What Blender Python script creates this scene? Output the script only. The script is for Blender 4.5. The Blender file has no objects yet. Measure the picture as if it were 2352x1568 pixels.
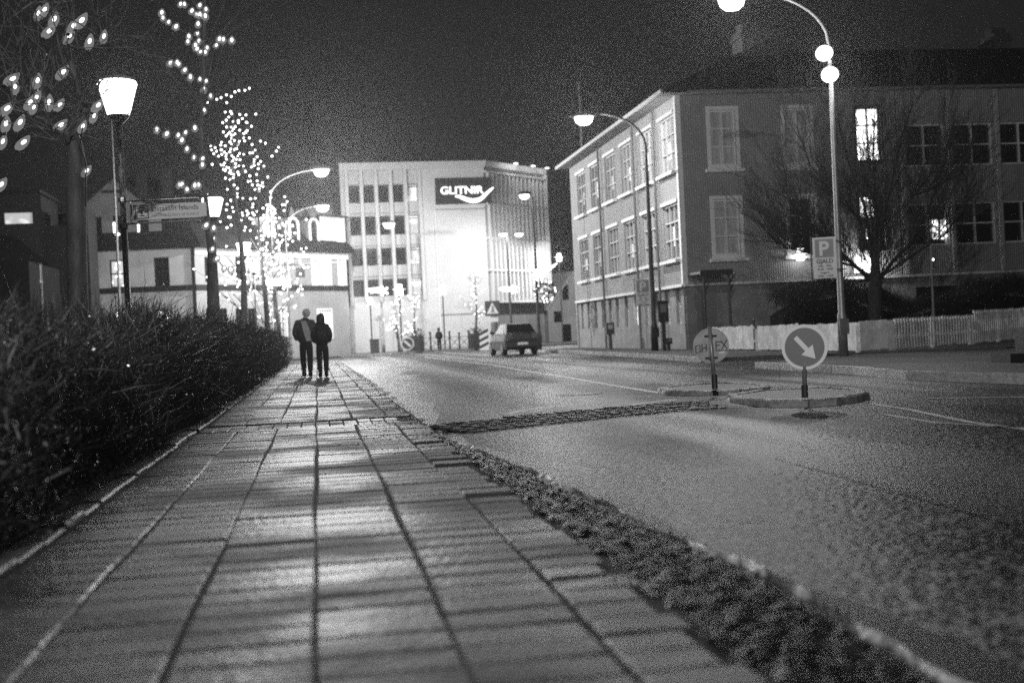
import bpy, bmesh, math, random
import numpy as np
from mathutils import Vector, Matrix
random.seed(7); rng = np.random.default_rng(7)
C = bpy.context.scene.collection
S = bpy.context.scene
PI = math.pi

# ------------------------------------------------------------------ camera
CAM_H = 0.95
F = 2900.0; CX = 1176.0; CY = 784.0          # focal length and centre for a 2352 x 1568 frame
yaw = math.atan(447/F); pitch = math.radians(-0.32); roll = math.radians(2.75)
fw = np.array([math.sin(yaw)*math.cos(pitch), math.cos(yaw)*math.cos(pitch), math.sin(pitch)])
rt = np.array([math.cos(yaw), -math.sin(yaw), 0.]); up = np.cross(rt, fw)
rt2 = math.cos(roll)*rt - math.sin(roll)*up; up2 = math.sin(roll)*rt + math.cos(roll)*up
cd = bpy.data.cameras.new('camera'); cam = bpy.data.objects.new('camera', cd); C.objects.link(cam)
M = Matrix(((rt2[0], up2[0], -fw[0], 0), (rt2[1], up2[1], -fw[1], 0), (rt2[2], up2[2], -fw[2], CAM_H), (0, 0, 0, 1)))
cam.matrix_world = M
cd.sensor_width = 36; cd.lens = 36*F/2352; cd.clip_start = 0.1; cd.clip_end = 3000
cd.dof.use_dof = True; cd.dof.focus_distance = 15.6; cd.dof.aperture_fstop = 1.55; cd.dof.aperture_blades = 0
S.camera = cam

# ------------------------------------------------------------------ world: night sky, no sun
w = bpy.data.worlds.new('World'); S.world = w; w.use_nodes = True
bg = w.node_tree.nodes['Background']; bg.inputs[0].default_value = (1, 1, 1, 1); bg.inputs[1].default_value = SKYV = 0.0125
S.view_settings.view_transform = 'Standard'; S.view_settings.look = 'None'
S.view_settings.exposure = 0; S.view_settings.gamma = 1
S.cycles.max_bounces = 5; S.cycles.diffuse_bounces = 2; S.cycles.glossy_bounces = 2; S.cycles.transparent_max_bounces = 12
S.cycles.volume_bounces = 0; S.cycles.sample_clamp_indirect = 2; S.cycles.sample_clamp_direct = 4; S.cycles.caustics_reflective = False; S.cycles.caustics_refractive = False
S.cycles.use_denoising = False; S.cycles.use_adaptive_sampling = False
LAMP = 1.0        # overall lamp level

def ray(x, y): return fw + rt2*(x-CX)/F + up2*(CY-y)/F
O3 = np.array([0, 0, CAM_H])
def gnd(x, y, z=0.0):
    r = ray(x, y); t = (z-CAM_H)/r[2]; return O3 + t*r
def at(x, y, d): return O3 + ray(x, y)*d
def atX(x, y, X): r = ray(x, y); return O3 + r*X/r[0]
def atY(x, y, Y): r = ray(x, y); return O3 + r*Y/r[1]

# ------------------------------------------------------------------ materials (the photograph is black and white: greys only)
MATS = {}
def mat(name, v, rough=.8, spec=.4, metal=0., vary=0., vscale=3., bump=0., bscale=40., island=0., coord='Object', emis=0., vdetail=4., stretch=None, rvary=0., rscale=1.):
    if name in MATS: return MATS[name]
    m = bpy.data.materials.new(name); m.use_nodes = True; nt = m.node_tree; N = nt.nodes; L = nt.links
    b = N['Principled BSDF']; b.inputs['Base Color'].default_value = (v, v, v, 1); b.inputs['Roughness'].default_value = rough
    b.inputs['Specular IOR Level'].default_value = spec; b.inputs['Metallic'].default_value = metal
    tc = N.new('ShaderNodeTexCoord'); src = tc.outputs[coord]
    if stretch:
        mp = N.new('ShaderNodeMapping'); mp.inputs['Scale'].default_value = stretch; L.new(src, mp.inputs[0]); src = mp.outputs[0]
    if rvary:
        n = N.new('ShaderNodeTexNoise'); n.inputs['Scale'].default_value = rscale; n.inputs['Detail'].default_value = 5; L.new(src, n.inputs['Vector'])
        r = N.new('ShaderNodeMapRange'); r.inputs[1].default_value = .38; r.inputs[2].default_value = .62; r.inputs[3].default_value = rough-rvary; r.inputs[4].default_value = rough+rvary
        L.new(n.outputs[0], r.inputs[0]); L.new(r.outputs[0], b.inputs['Roughness'])
    cur = None
    if vary:
        n = N.new('ShaderNodeTexNoise'); n.inputs['Scale'].default_value = vscale; n.inputs['Detail'].default_value = vdetail; n.inputs['Roughness'].default_value = .65
        L.new(src, n.inputs['Vector'])
        r = N.new('ShaderNodeMapRange'); r.inputs[1].default_value = .3; r.inputs[2].default_value = .7
        r.inputs[3].default_value = v*(1-vary); r.inputs[4].default_value = min(1, v*(1+vary)); L.new(n.outputs[0], r.inputs[0]); cur = r.outputs[0]
    if island:
        g = N.new('ShaderNodeNewGeometry'); mr = N.new('ShaderNodeMapRange'); mr.inputs[3].default_value = 1-island; mr.inputs[4].default_value = 1+island
        L.new(g.outputs['Random Per Island'], mr.inputs[0]); mu = N.new('ShaderNodeMath'); mu.operation = 'MULTIPLY'
        L.new(mr.outputs[0], mu.inputs[0])
        if cur is not None: L.new(cur, mu.inputs[1])
        else: mu.inputs[1].default_value = v
        cur = mu.outputs[0]
    if cur is not None:
        cc = N.new('ShaderNodeCombineColor'); [L.new(cur, cc.inputs[i]) for i in range(3)]; L.new(cc.outputs[0], b.inputs['Base Color'])
    if bump:
        n2 = N.new('ShaderNodeTexNoise'); n2.inputs['Scale'].default_value = bscale; n2.inputs['Detail'].default_value = 3
        L.new(src, n2.inputs['Vector']); bp = N.new('ShaderNodeBump'); bp.inputs['Strength'].default_value = bump; bp.inputs['Distance'].default_value = .01
        L.new(n2.outputs[0], bp.inputs['Height']); L.new(bp.outputs[0], b.inputs['Normal'])
    MATS[name] = m; return m
def emit(name, s, sample=True, v=1.0):
    if name in MATS: return MATS[name]
    m = bpy.data.materials.new(name); m.use_nodes = True; nt = m.node_tree; N = nt.nodes
    b = N['Principled BSDF']; b.inputs['Base Color'].default_value = (.6, .6, .6, 1)
    b.inputs['Emission Color'].default_value = (v, v, v, 1); b.inputs['Emission Strength'].default_value = s
    m.cycles.emission_sampling = 'FRONT' if sample else 'NONE'
    MATS[name] = m; return m
def emit_noise(name, lo, hi, scale, thr, soft=.06, sample=False):
    """a lit window with curtains or fairy lights behind the panes: brightness follows a small blotchy pattern"""
    if name in MATS: return MATS[name]
    m = emit(name, 1, sample); nt = m.node_tree; N = nt.nodes; L = nt.links
    tc = N.new('ShaderNodeTexCoord'); vo = N.new('ShaderNodeTexNoise'); vo.inputs['Scale'].default_value = scale; vo.inputs['Detail'].default_value = 2
    mr = N.new('ShaderNodeMapRange'); mr.inputs[1].default_value = thr-soft; mr.inputs[2].default_value = thr+soft; mr.inputs[3].default_value = lo; mr.inputs[4].default_value = hi
    L.new(tc.outputs['Object'], vo.inputs['Vector']); L.new(vo.outputs[0], mr.inputs[0]); L.new(mr.outputs[0], N['Principled BSDF'].inputs['Emission Strength'])
    return m

# ------------------------------------------------------------------ mesh building
class MB:
    def __init__(s): s.v = []; s.f = []; s.m = []; s.mi = 0
    def add(s, vs, fs):
        o = len(s.v); s.v.extend([tuple(map(float, p)) for p in vs]); s.f.extend([tuple(i+o for i in f) for f in fs]); s.m.extend([s.mi]*len(fs)); return s
    def hexa(s, p):   # 8 points: bottom 4 ccw, top 4
        return s.add(p, [(3, 2, 1, 0), (4, 5, 6, 7), (0, 1, 5, 4), (1, 2, 6, 5), (2, 3, 7, 6), (3, 0, 4, 7)])
    def box(s, x0, x1, y0, y1, z0, z1):
        return s.hexa([(x0, y0, z0), (x1, y0, z0), (x1, y1, z0), (x0, y1, z0), (x0, y0, z1), (x1, y0, z1), (x1, y1, z1), (x0, y1, z1)])
    def tube(s, pts, rad, n=8, cap=True):
        pts = [np.array(p, float) for p in pts]
        if not hasattr(rad, '__len__'): rad = [rad]*len(pts)
        vs = []; prev = None
        for i, p in enumerate(pts):
            t = pts[min(i+1, len(pts)-1)] - pts[max(i-1, 0)]; t = t/(np.linalg.norm(t)+1e-9)
            if prev is None:
                a = np.array([1., 0, 0]) if abs(t[0]) < .9 else np.array([0, 1., 0])
            else: a = prev
            u = a - t*(a@t); u /= np.linalg.norm(u)+1e-9; prev = u; q = np.cross(t, u)
            for k in range(n):
                an = 2*PI*k/n; vs.append(p + rad[i]*(math.cos(an)*u + math.sin(an)*q))
        fs = [(i*n+k, i*n+(k+1) % n, (i+1)*n+(k+1) % n, (i+1)*n+k) for i in range(len(pts)-1) for k in range(n)]
        if cap: fs.append(tuple(range(n-1, -1, -1))); fs.append(tuple((len(pts)-1)*n+k for k in range(n)))
        return s.add(vs, fs)
    def lathe(s, prof, c=(0, 0, 0), n=24, sx=1, sy=1):
        vs = []; N = len(prof)
        for r, z in prof:
            for k in range(n): vs.append((c[0]+sx*r*math.cos(2*PI*k/n), c[1]+sy*r*math.sin(2*PI*k/n), c[2]+z))
        fs = [(i*n+k, i*n+(k+1) % n, (i+1)*n+(k+1) % n, (i+1)*n+k) for i in range(N-1) for k in range(n)]
        fs.append(tuple(range(n-1, -1, -1))); fs.append(tuple((N-1)*n+k for k in range(n)))
        return s.add(vs, fs)
    def prism(s, poly, z0, z1):
        n = len(poly)
        a = sum(poly[i][0]*poly[(i+1) % n][1]-poly[(i+1) % n][0]*poly[i][1] for i in range(n))
        if a < 0: poly = poly[::-1]
        return s.add([(x, y, z0) for x, y in poly]+[(x, y, z1) for x, y in poly],
                     [tuple(range(n-1, -1, -1)), tuple(range(n, 2*n))]+[(i, (i+1) % n, n+(i+1) % n, n+i) for i in range(n)])
    def ball(s, c, r, nu=8, nv=6, sx=1, sy=1, sz=1):
        vs = [(c[0], c[1], c[2]-r*sz)]; 
        for j in range(1, nv):
            th = PI*j/nv
            for k in range(nu): vs.append((c[0]+r*sx*math.sin(th)*math.cos(2*PI*k/nu), c[1]+r*sy*math.sin(th)*math.sin(2*PI*k/nu), c[2]-r*sz*math.cos(th)))
        vs.append((c[0], c[1], c[2]+r*sz)); T = len(vs)-1
        fs = [(0, 1+(k+1) % nu, 1+k) for k in range(nu)]
        for j in range(nv-2):
            for k in range(nu): fs.append((1+j*nu+k, 1+j*nu+(k+1) % nu, 1+(j+1)*nu+(k+1) % nu, 1+(j+1)*nu+k))
        fs += [(T, 1+(nv-2)*nu+k, 1+(nv-2)*nu+(k+1) % nu) for k in range(nu)]
        return s.add(vs, fs)
    def xform(s, fn): s.v = [tuple(map(float, fn(p))) for p in s.v]; return s
    def build(s, name, mats, parent=None, smooth=False, loc=None, weld=False):
        if not isinstance(mats, (list, tuple)): mats = [mats]
        me = bpy.data.meshes.new(name); o0 = np.array([0., 0, 0])
        if loc is not None: o0 = np.array(loc, float)
        elif parent is not None: o0 = np.array(root_of(parent)['_o']) if '_o' in root_of(parent).keys() else o0
        V = np.array(s.v, float).reshape(-1, 3) - o0
        me.from_pydata(V.tolist(), [], s.f)
        for m in mats: me.materials.append(m)
        if len(mats) > 1: me.polygons.foreach_set('material_index', s.m)
        if smooth:
            me.polygons.foreach_set('use_smooth', [True]*len(me.polygons))
        me.update()
        ob = bpy.data.objects.new(name, me); C.objects.link(ob)
        if parent is not None: ob.parent = parent
        if loc is not None: ob.location = Vector(o0)
        return ob
def glow(par, loc, P, r=.12, lens=None):
    """the lamp's own light inside its clear lens"""
    ld = bpy.data.lights.new('lamp_bulb', 'POINT'); ld.energy = P*LAMP; ld.shadow_soft_size = r; ld.color = (1, 1, 1)
    o = bpy.data.objects.new('lamp_bulb', ld); C.objects.link(o); o.parent = par
    o.location = Vector(np.array(loc, float)-np.array(root_of(par)['_o']))
    if lens is not None: lens.visible_shadow = False      # clear glass lets the light out
    return o
def root_of(o):
    while o.parent: o = o.parent
    return o
def tag(o, label=None, cat=None, group=None, kind=None):
    if label: o['label'] = label
    if cat: o['category'] = cat
    if group: o['group'] = group
    if kind: o['kind'] = kind
    return o
def thing(name, loc, label, cat, group=None, world=True):
    """Empty at the thing's base; when world is True the parts are given in world coordinates"""
    o = bpy.data.objects.new(name, None); C.objects.link(o); o.empty_display_size = .3
    o.location = Vector([float(a) for a in loc])
    if world: o['_o'] = [float(a) for a in loc]
    return tag(o, label, cat, group)
def copy_tree(o, loc, rz=0, label=None, sc=None):
    def rec(a, par):
        c = a.copy(); C.objects.link(c)
        if par is not None: c.parent = par
        for ch in list(a.children): rec(ch, c)
        return c
    r = rec(o, None); r.location = Vector([float(a) for a in loc]); r.rotation_euler = (0, 0, rz)
    if sc: r.scale = (sc, sc, sc)
    if label: r['label'] = label
    return r
def text_mb(mb, txt, size, origin, ux, uz, bold=0., ext=.0, align='CENTER', width=None):
    """letters as mesh: origin = baseline centre (or left), ux / uz unit vectors of the face"""
    cu = bpy.data.curves.new('t', 'FONT'); cu.body = txt; cu.size = size; cu.align_x = align; cu.offset = bold; cu.extrude = ext
    ob = bpy.data.objects.new('t', cu); C.objects.link(ob); bpy.context.view_layer.update()
    dg = bpy.context.evaluated_depsgraph_get(); me = ob.evaluated_get(dg).to_mesh()
    ux = np.array(ux, float); uz = np.array(uz, float); un = np.cross(ux, uz); o = np.array(origin, float)
    xs = [v.co.x for v in me.vertices]
    k = 1.0
    if width and xs: k = width/(max(xs)-min(xs))
    vs = [o + ux*v.co.x*k + uz*v.co.y + un*v.co.z for v in me.vertices]
    mb.add(vs, [tuple(p.vertices) for p in me.polygons])
    ob.evaluated_get(dg).to_mesh_clear(); bpy.data.objects.remove(ob); bpy.data.curves.remove(cu)
    return mb

class Fac:
    """a facade plane: u along the wall, z up, n outward (towards the street)"""
    def __init__(s, p0, p1):
        s.p = np.array([p0[0], p0[1], 0.]); d = np.array([p1[0]-p0[0], p1[1]-p0[1], 0.]); s.len = float(np.linalg.norm(d)); s.d = d/s.len
        n = np.array([s.d[1], -s.d[0], 0.])
        if n @ (s.p*-1 + O3*np.array([1, 1, 0])) < 0: n = -n
        s.n = n
        s.flip = (np.cross(s.d, [0, 0, 1]) @ n) < 0
    def uv(s, x, y):
        r = ray(x, y); t = ((s.p-O3)@s.n)/(r@s.n); q = O3+r*t; return float((q-s.p)@s.d), float(q[2])
    def P(s, u, z, n=0.): return s.p + s.d*u + s.n*n + np.array([0, 0, z])
    def box(s, mb, u0, u1, z0, z1, n0, n1):
        q = [s.P(u0, z0, n0), s.P(u1, z0, n0), s.P(u1, z0, n1), s.P(u0, z0, n1), s.P(u0, z1, n0), s.P(u1, z1, n0), s.P(u1, z1, n1), s.P(u0, z1, n1)]
        # orientation
        a = np.cross(q[1]-q[0], q[3]-q[0])
        if a[2] < 0: q = [q[3], q[2], q[1], q[0], q[7], q[6], q[5], q[4]]
        return mb.hexa(q)
    def quad(s, mb, a, b, c, d):
        v = [s.P(*a), s.P(*b), s.P(*c), s.P(*d)]; return mb.add(v, [(0, 1, 2, 3)])
    def wall(s, mb, u0, u1, z0, z1, holes, depth=.18, n=0.):
        us = sorted(set([u0, u1]+[min(max(h[i], u0), u1) for h in holes for i in (0, 1)])); zs = sorted(set([z0, z1]+[min(max(h[i], z0), z1) for h in holes for i in (2, 3)]))
        for i in range(len(us)-1):
            for j in range(len(zs)-1):
                a, b, c, d = us[i], us[i+1], zs[j], zs[j+1]
                if b-a < 1e-6 or d-c < 1e-6: continue
                um, zm = (a+b)/2, (c+d)/2
                if any(h[0] < um < h[1] and h[2] < zm < h[3] for h in holes): continue
                q = [(a, c, n), (b, c, n), (b, d, n), (a, d, n)]
                s.quad(mb, *(q if not s.flip else q[::-1]))
        for h in holes:
            a, b, c, d = h[:4]
            for p, r in (((a, c), (b, c)), ((b, c), (b, d)), ((b, d), (a, d)), ((a, d), (a, c))):
                s.quad(mb, (p[0], p[1], n), (r[0], r[1], n), (r[0], r[1], n-depth), (p[0], p[1], n-depth))
        return mb
    def window(s, parent, h, frame_m, pane_m, cols=2, rows=2, fw_=.08, bar=.035, n0=-.17, n1=-.06, sill=None, name='window', casing=0., transom=None):
        a, b, c, d = h
        mb = MB()
        s.box(mb, a+.002, a+fw_, c+.002, d-.002, n0, n1); s.box(mb, b-fw_, b-.002, c+.002, d-.002, n0, n1)
        s.box(mb, a+fw_, b-fw_, c+.002, c+fw_, n0, n1); s.box(mb, a+fw_, b-fw_, d-fw_, d-.002, n0, n1)
        for i in range(1, cols):
            u = a+fw_+(b-a-2*fw_)*i/cols; s.box(mb, u-bar, u+bar, c+fw_, d-fw_, n0+.01, n1-.01)
        zz = [c+fw_+(d-c-2*fw_)*j/rows for j in range(1, rows)] if transom is None else [c+(d-c)*t for t in transom]
        for z in zz: s.box(mb, a+fw_, b-fw_, z-bar, z+bar, n0+.014, n1-.004)
        if casing:
            k = casing
            s.box(mb, a-k, a-.002, c-k, d+k, .003, .05); s.box(mb, b+.002, b+k, c-k, d+k, .003, .05)
            s.box(mb, a-.002, b+.002, d+.002, d+k, .003, .048); s.box(mb, a-.002, b+.002, c-k, c-.002, .003, .048)
        wo = mb.build(name, frame_m, parent)
        pm = MB(); s.box(pm, a+.01, b-.01, c+.01, d-.01, n0-.03, n0+.004); pm.build('pane', pane_m, wo)
        if sill is not None:
            sm = MB(); s.box(sm, a-.12-casing, b+.12+casing, c-.12-casing, c-.003-casing, .004, .2); sm.build('sill', sill, wo)
        return wo
print('base ok')
# ------------------------------------------------------------------ ground, road, pavements (setting)
def struct(name, mb, m, smooth=False):
    return tag(mb.build(name, m, smooth=smooth), kind='structure')
def asphalt(name, base, rough, chip, scale, bump, tracks=False):
    m = mat(name, base, rough=rough, spec=.8); nt = m.node_tree; N = nt.nodes; L = nt.links; b = N['Principled BSDF']
    tc = N.new('ShaderNodeTexCoord'); src = tc.outputs['Object']
    vo = N.new('ShaderNodeTexVoronoi'); vo.inputs['Scale'].default_value = scale; L.new(src, vo.inputs['Vector'])
    sp = N.new('ShaderNodeSeparateColor'); L.new(vo.outputs['Color'], sp.inputs[0])
    mr = N.new('ShaderNodeMapRange'); mr.inputs[1].default_value = .76; mr.inputs[2].default_value = 1; mr.inputs[3].default_value = base*.4; mr.inputs[4].default_value = chip
    L.new(sp.outputs[0], mr.inputs[0])
    n = N.new('ShaderNodeTexNoise'); n.inputs['Scale'].default_value = .35; n.inputs['Detail'].default_value = 5; L.new(src, n.inputs['Vector'])
    m2 = N.new('ShaderNodeMapRange'); m2.inputs[1].default_value = .3; m2.inputs[2].default_value = .7; m2.inputs[3].default_value = .6; m2.inputs[4].default_value = 1.4; L.new(n.outputs[0], m2.inputs[0])
    mu = N.new('ShaderNodeMath'); mu.operation = 'MULTIPLY'; L.new(mr.outputs[0], mu.inputs[0]); L.new(m2.outputs[0], mu.inputs[1])
    cc = N.new('ShaderNodeCombineColor'); [L.new(mu.outputs[0], cc.inputs[i]) for i in range(3)]; L.new(cc.outputs[0], b.inputs['Base Color'])
    mr3 = N.new('ShaderNodeMapRange'); mr3.inputs[1].default_value = .35; mr3.inputs[2].default_value = .65; mr3.inputs[3].default_value = rough-.16; mr3.inputs[4].default_value = rough+.18
    mp = N.new('ShaderNodeMapping'); mp.inputs['Rotation'].default_value = (0, 0, .25); mp.inputs['Scale'].default_value = (1, .35, 1); L.new(src, mp.inputs[0]); n3 = N.new('ShaderNodeTexNoise'); n3.inputs['Scale'].default_value = .55; n3.inputs['Detail'].default_value = 4; L.new(mp.outputs[0], n3.inputs['Vector']); L.new(n3.outputs[0], mr3.inputs[0])
    if not tracks: L.new(mr3.outputs[0], b.inputs['Roughness'])
    else:   # polished wheel tracks run along the lanes
        sx = N.new('ShaderNodeSeparateXYZ'); L.new(src, sx.inputs[0]); cur = None
        def M_(op, a, b_=None, c=None):
            q = N.new('ShaderNodeMath'); q.operation = op
            for i, v in enumerate((a, b_, c)):
                if v is None: continue
                if isinstance(v, (int, float)): q.inputs[i].default_value = v
                else: L.new(v, q.inputs[i])
            return q.outputs[0]
        for x0, wd, am in ((3.55, .75, 1.), (1.9, .6, .55), (6.4, .9, .9), (8.0, .8, .9)):
            d_ = M_('ABSOLUTE', M_('SUBTRACT', sx.outputs[0], x0)); k = N.new('ShaderNodeMapRange'); k.interpolation_type = 'SMOOTHSTEP'
            k.inputs[1].default_value = 0; k.inputs[2].default_value = wd; k.inputs[3].default_value = am; k.inputs[4].default_value = 0; L.new(d_, k.inputs[0])
            cur = k.outputs[0] if cur is None else M_('MAXIMUM', cur, k.outputs[0])
        k = N.new('ShaderNodeMapRange'); k.inputs[1].default_value = .38; k.inputs[2].default_value = .6; L.new(n3.outputs[0], k.inputs[0])
        cur = M_('MULTIPLY', cur, M_('ADD', M_('MULTIPLY', k.outputs[0], .7), .3))
        L.new(M_('SUBTRACT', mr3.outputs[0], M_('MULTIPLY', cur, .34)), b.inputs['Roughness'])
        L.new(M_('ADD', M_('MULTIPLY', cur, 1.1), .1), b.inputs['Specular IOR Level'])
    v2 = N.new('ShaderNodeTexVoronoi'); v2.inputs['Scale'].default_value = scale*.8; v2.feature = 'SMOOTH_F1'; L.new(src, v2.inputs['Vector'])
    bp = N.new('ShaderNodeBump'); bp.inputs['Strength'].default_value = bump; bp.inputs['Distance'].default_value = .012; bp.invert = True
    L.new(v2.outputs['Distance'], bp.inputs['Height']); L.new(bp.outputs[0], b.inputs['Normal'])
    return m
ASPH = asphalt('wet_asphalt', .017, .48, .26, 36, .75, tracks=True)
PATHM = asphalt('dark_pavement', .03, .7, .08, 40, .5)
SOIL = mat('soil', .018, .95, .2, vary=.6, vscale=5, bump=.8, bscale=25)
g = MB(); g.add([(-900, -400, -.06), (900, -400, -.06), (900, 1500, -.06), (-900, 1500, -.06)], [(0, 1, 2, 3)])
struct('ground', g, SOIL)
g = MB(); g.prism([(.9, -6), (60, -6), (60, 140), (-60, 140), (-60, 58), (.9, 58)], -.05, 0.0)
struct('road', g, ASPH)

# left pavement: a dark bed with slabs laid in rows on it
g = MB(); g.prism([(-1.9, -3), (1.06, -3), (1.04, 15), (.98, 25), (.84, 48), (.7, 55), (.2, 59), (-1.2, 62), (-6, 64), (-60, 64), (-60, 60), (-1.9, 60)], .0, .086)
BEDM = mat('pavement_bed', .02, .9, .2, vary=.5, vscale=12, bump=.6, bscale=50)
struct('pavement_bed', g, BEDM)
SLAB = mat('concrete_slab', .038, .52, .42, rvary=.2, rscale=.9, vary=.9, vscale=2.2, bump=.7, bscale=30, island=.2, vdetail=10)
g = MB(); cols = [-1.235, -.84, -.445, -.05, .345, .74, 1.0]
def slab(mb, x0, x1, y0, y1, z, gap=.006, gy=.005, ch=.008, cd=None):
    cd = ch if cd is None else cd
    a, b, c, d = x0+gap, x1-gap, y0+gy, y1-gy
    t = [z+random.gauss(0, .0012) for _ in range(4)]
    P = [(a, c), (b, c), (b, d), (a, d)]
    lo = [(x, y, .05) for x, y in P]; mid = [(x, y, t[i]-cd) for i, (x, y) in enumerate(P)]
    Q = [(a+ch, c+ch), (b-ch, c+ch), (b-ch, d-ch), (a+ch, d-ch)]; hi = [(x, y, t[i]) for i, (x, y) in enumerate(Q)]
    vs = lo+mid+hi
    mb.add(vs, [(8, 9, 10, 11)]+[(i, (i+1) % 4, 4+(i+1) % 4, 4+i) for i in range(4)]+[(4+i, 4+(i+1) % 4, 8+(i+1) % 4, 8+i) for i in range(4)])
for ci in range(6):
    y = -2.0; sag = [random.gauss(0, .004) for _ in range(400)]; k = 0
    while y < 57.5:
        L_ = .21; k += 1
        if 13.05 < y < 14.0: y += L_; continue
        ox = .006*math.sin(y*.9+ci*2)+.004*math.sin(y*2.3+ci)
        if ci == 5 and 4.5 < y < 20 and random.random() < .05: y += L_; continue
        slab(g, cols[ci]+ox, cols[ci+1]+ox+(random.gauss(0, .022) if ci == 5 else 0), y, y+L_, .1+sag[k]*.5, gap=.0055, gy=.008, ch=.010, cd=.009)
        y += L_
struct('pavement_slabs', g, SLAB)
g = MB()   # the cross band at the hump: narrow slabs the other way
for i in range(14):
    x = -1.235+i*.147
    for (y0, y1) in ((13.13, 13.52), (13.53, 13.92)):
        slab(g, x, x+.145, y0, y1, .098+random.gauss(0, .003), gap=.004, gy=.004, ch=.006)
struct('pavement_cross_band', g, SLAB)
# granite kerb edging between hedge and slabs and worn cobbles towards the road
g = MB(); y = -2
while y < 58:
    L_ = .5; o = random.gauss(0, .006)
    slab(g, -1.40+o, -1.262+o, y, y+L_, .116+random.gauss(0, .006), gap=.002, gy=.006, ch=.012); y += L_
struct('garden_edging', g, mat('granite_edge', .06, .5, .45, vary=.4, vscale=14, bump=.8, bscale=60, island=.25))
# kerb stones following the measured line
def kerbx(y): return float(np.interp(y, [-3, 3, 4, 4.7, 5.6, 6.9, 9.4, 10.8, 14.4, 22.6, 52, 58], [1.50, 1.49, 1.52, 1.52, 1.46, 1.40, 1.27, 1.10, 1.05, 1.04, .9, .7]))
def nz(x, y, s=1.0): return math.sin(x*7.1*s+y*3.3*s)*.5+math.sin(x*17.3*s-y*11.7*s+1.3)*.3+math.sin(y*23.1*s+x*5*s)*.2
# litter and earth strip between cobbles and kerb
g = MB(); ys = np.arange(-1, 57, .035); nx = 18; vs = []
for i, y in enumerate(ys):
    x0 = .98-.06*min(1, max(0, (y-10)/20)) ; x1 = max(kerbx(y)+.02, x0+.06)
    for k in range(nx):
        t = k/(nx-1); x = x0+(x1-x0)*t
        h = .085+.016*nz(x*3, y*2.2)+.012*random.random()-.075*t**1.5
        if k in (0, nx-1): h = .02
        vs.append((x, y, max(h, .005)))
fs = [(i*nx+k, i*nx+k+1, (i+1)*nx+k+1, (i+1)*nx+k) for i in range(len(ys)-1) for k in range(nx-1)]
g.add(vs, fs)
o = g.build('leaf_litter', mat('wet_litter', .006, .25, .2, vary=.9, vscale=16, bump=1.0, bscale=45)); tag(o, kind='stuff')
# scattered leaves and clods on it and spilling over the slabs
g = MB()
def clod(mb, x, y, z, r):
    vs = [(x+r*random.uniform(.6, 1.2)*math.cos(a), y+r*random.uniform(.6, 1.2)*math.sin(a), z+random.uniform(0, r*.5)) for a in np.arange(5)*2*PI/5]
    vs.append((x, y, z+r*random.uniform(.3, .8))); mb.add(vs, [(i, (i+1) % 5, 5) for i in range(5)])
for i in range(6500):
    y = 1.5+22*random.random()**1.6
    sp = random.random(); x = kerbx(y)-.02-abs(random.gauss(0, .17)) if sp < .8 else kerbx(y)+abs(random.gauss(0, .05))
    if 9.5 < y < 13.5 and sp < .5: x = .55+random.gauss(0, .22)
    if 10 < y < 14 and sp > .9: x = random.uniform(-1.2, .8)
    z = .1 if x < kerbx(y)-.1 else .012
    clod(g, x, y, z-.004, random.uniform(.004, .015))
tag(g.build('fallen_leaves', mat('leaf_bits', .02, .16, 1., island=.9)), kind='stuff')
# icy meltwater ridge along the gutter
g = MB(); ys = np.arange(2.2, 56, .03); nx = 7; vs = []; amp = []
for i, y in enumerate(ys):
    a = .5+.5*math.sin(y*1.9+.8*math.sin(y*.7)); a = max(0.15, a-.05)
    if y > 14.5: a = max(a, .55)
    if y > 15 : wd = .035+.0042*(y-14)*2.2+.1*abs(math.sin(y*1.3))
    else: wd = max(.0, (.01+.085*a)*(.25+.6*math.sin(y*4.3+math.sin(y*2.2))+.45*math.sin(y*11.1)+.3*math.sin(y*29)))*(min(1, .35+y*.08) if y < 13.5 else 1.6)
    if 11.2 < y < 13.6: a = .15; wd = .012
    wd = min(wd, .26)
    x = kerbx(y)+.075+.02*math.sin(y*3.1)+.012*math.sin(y*9.7)
    for k in range(nx):
        t = (k/(nx-1)-.5)*2; h = (.008+.022*a)*(1-t*t)+.010*random.random()*(1-abs(t))
        vs.append((x+t*wd*.5*(1+.35*random.random()), y, .0035+h if abs(t) < .99 else .001))
fs = [(i*nx+k, i*nx+k+1, (i+1)*nx+k+1, (i+1)*nx+k) for i in range(len(ys)-1) for k in range(nx-1)]
g.add(vs, fs); tag(g.build('slush', mat('slush', .4, .2, 1., vary=.8, vscale=30, bump=1., bscale=45)), kind='stuff')

# film of water lying along the kerb
g = MB(); ys = np.arange(2.5, 62, .12); vs = []
for y in ys:
    wv_ = .5+.3*math.sin(y*.83)+.2*math.sin(y*2.1+1); wq = (.10+.22*wv_) if y < 13 else (.2+.06*(y-13))*(.7+.5*wv_)
    x = kerbx(y)+.01; vs += [(x, y, .0035), (x+min(wq, 2.4), y, .0032)]
g.add(vs, [(2*i, 2*i+1, 2*i+3, 2*i+2) for i in range(len(ys)-1)]); struct('gutter_water', g, mat('water_film', .03, .24, 1., bump=1., bscale=55))
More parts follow.
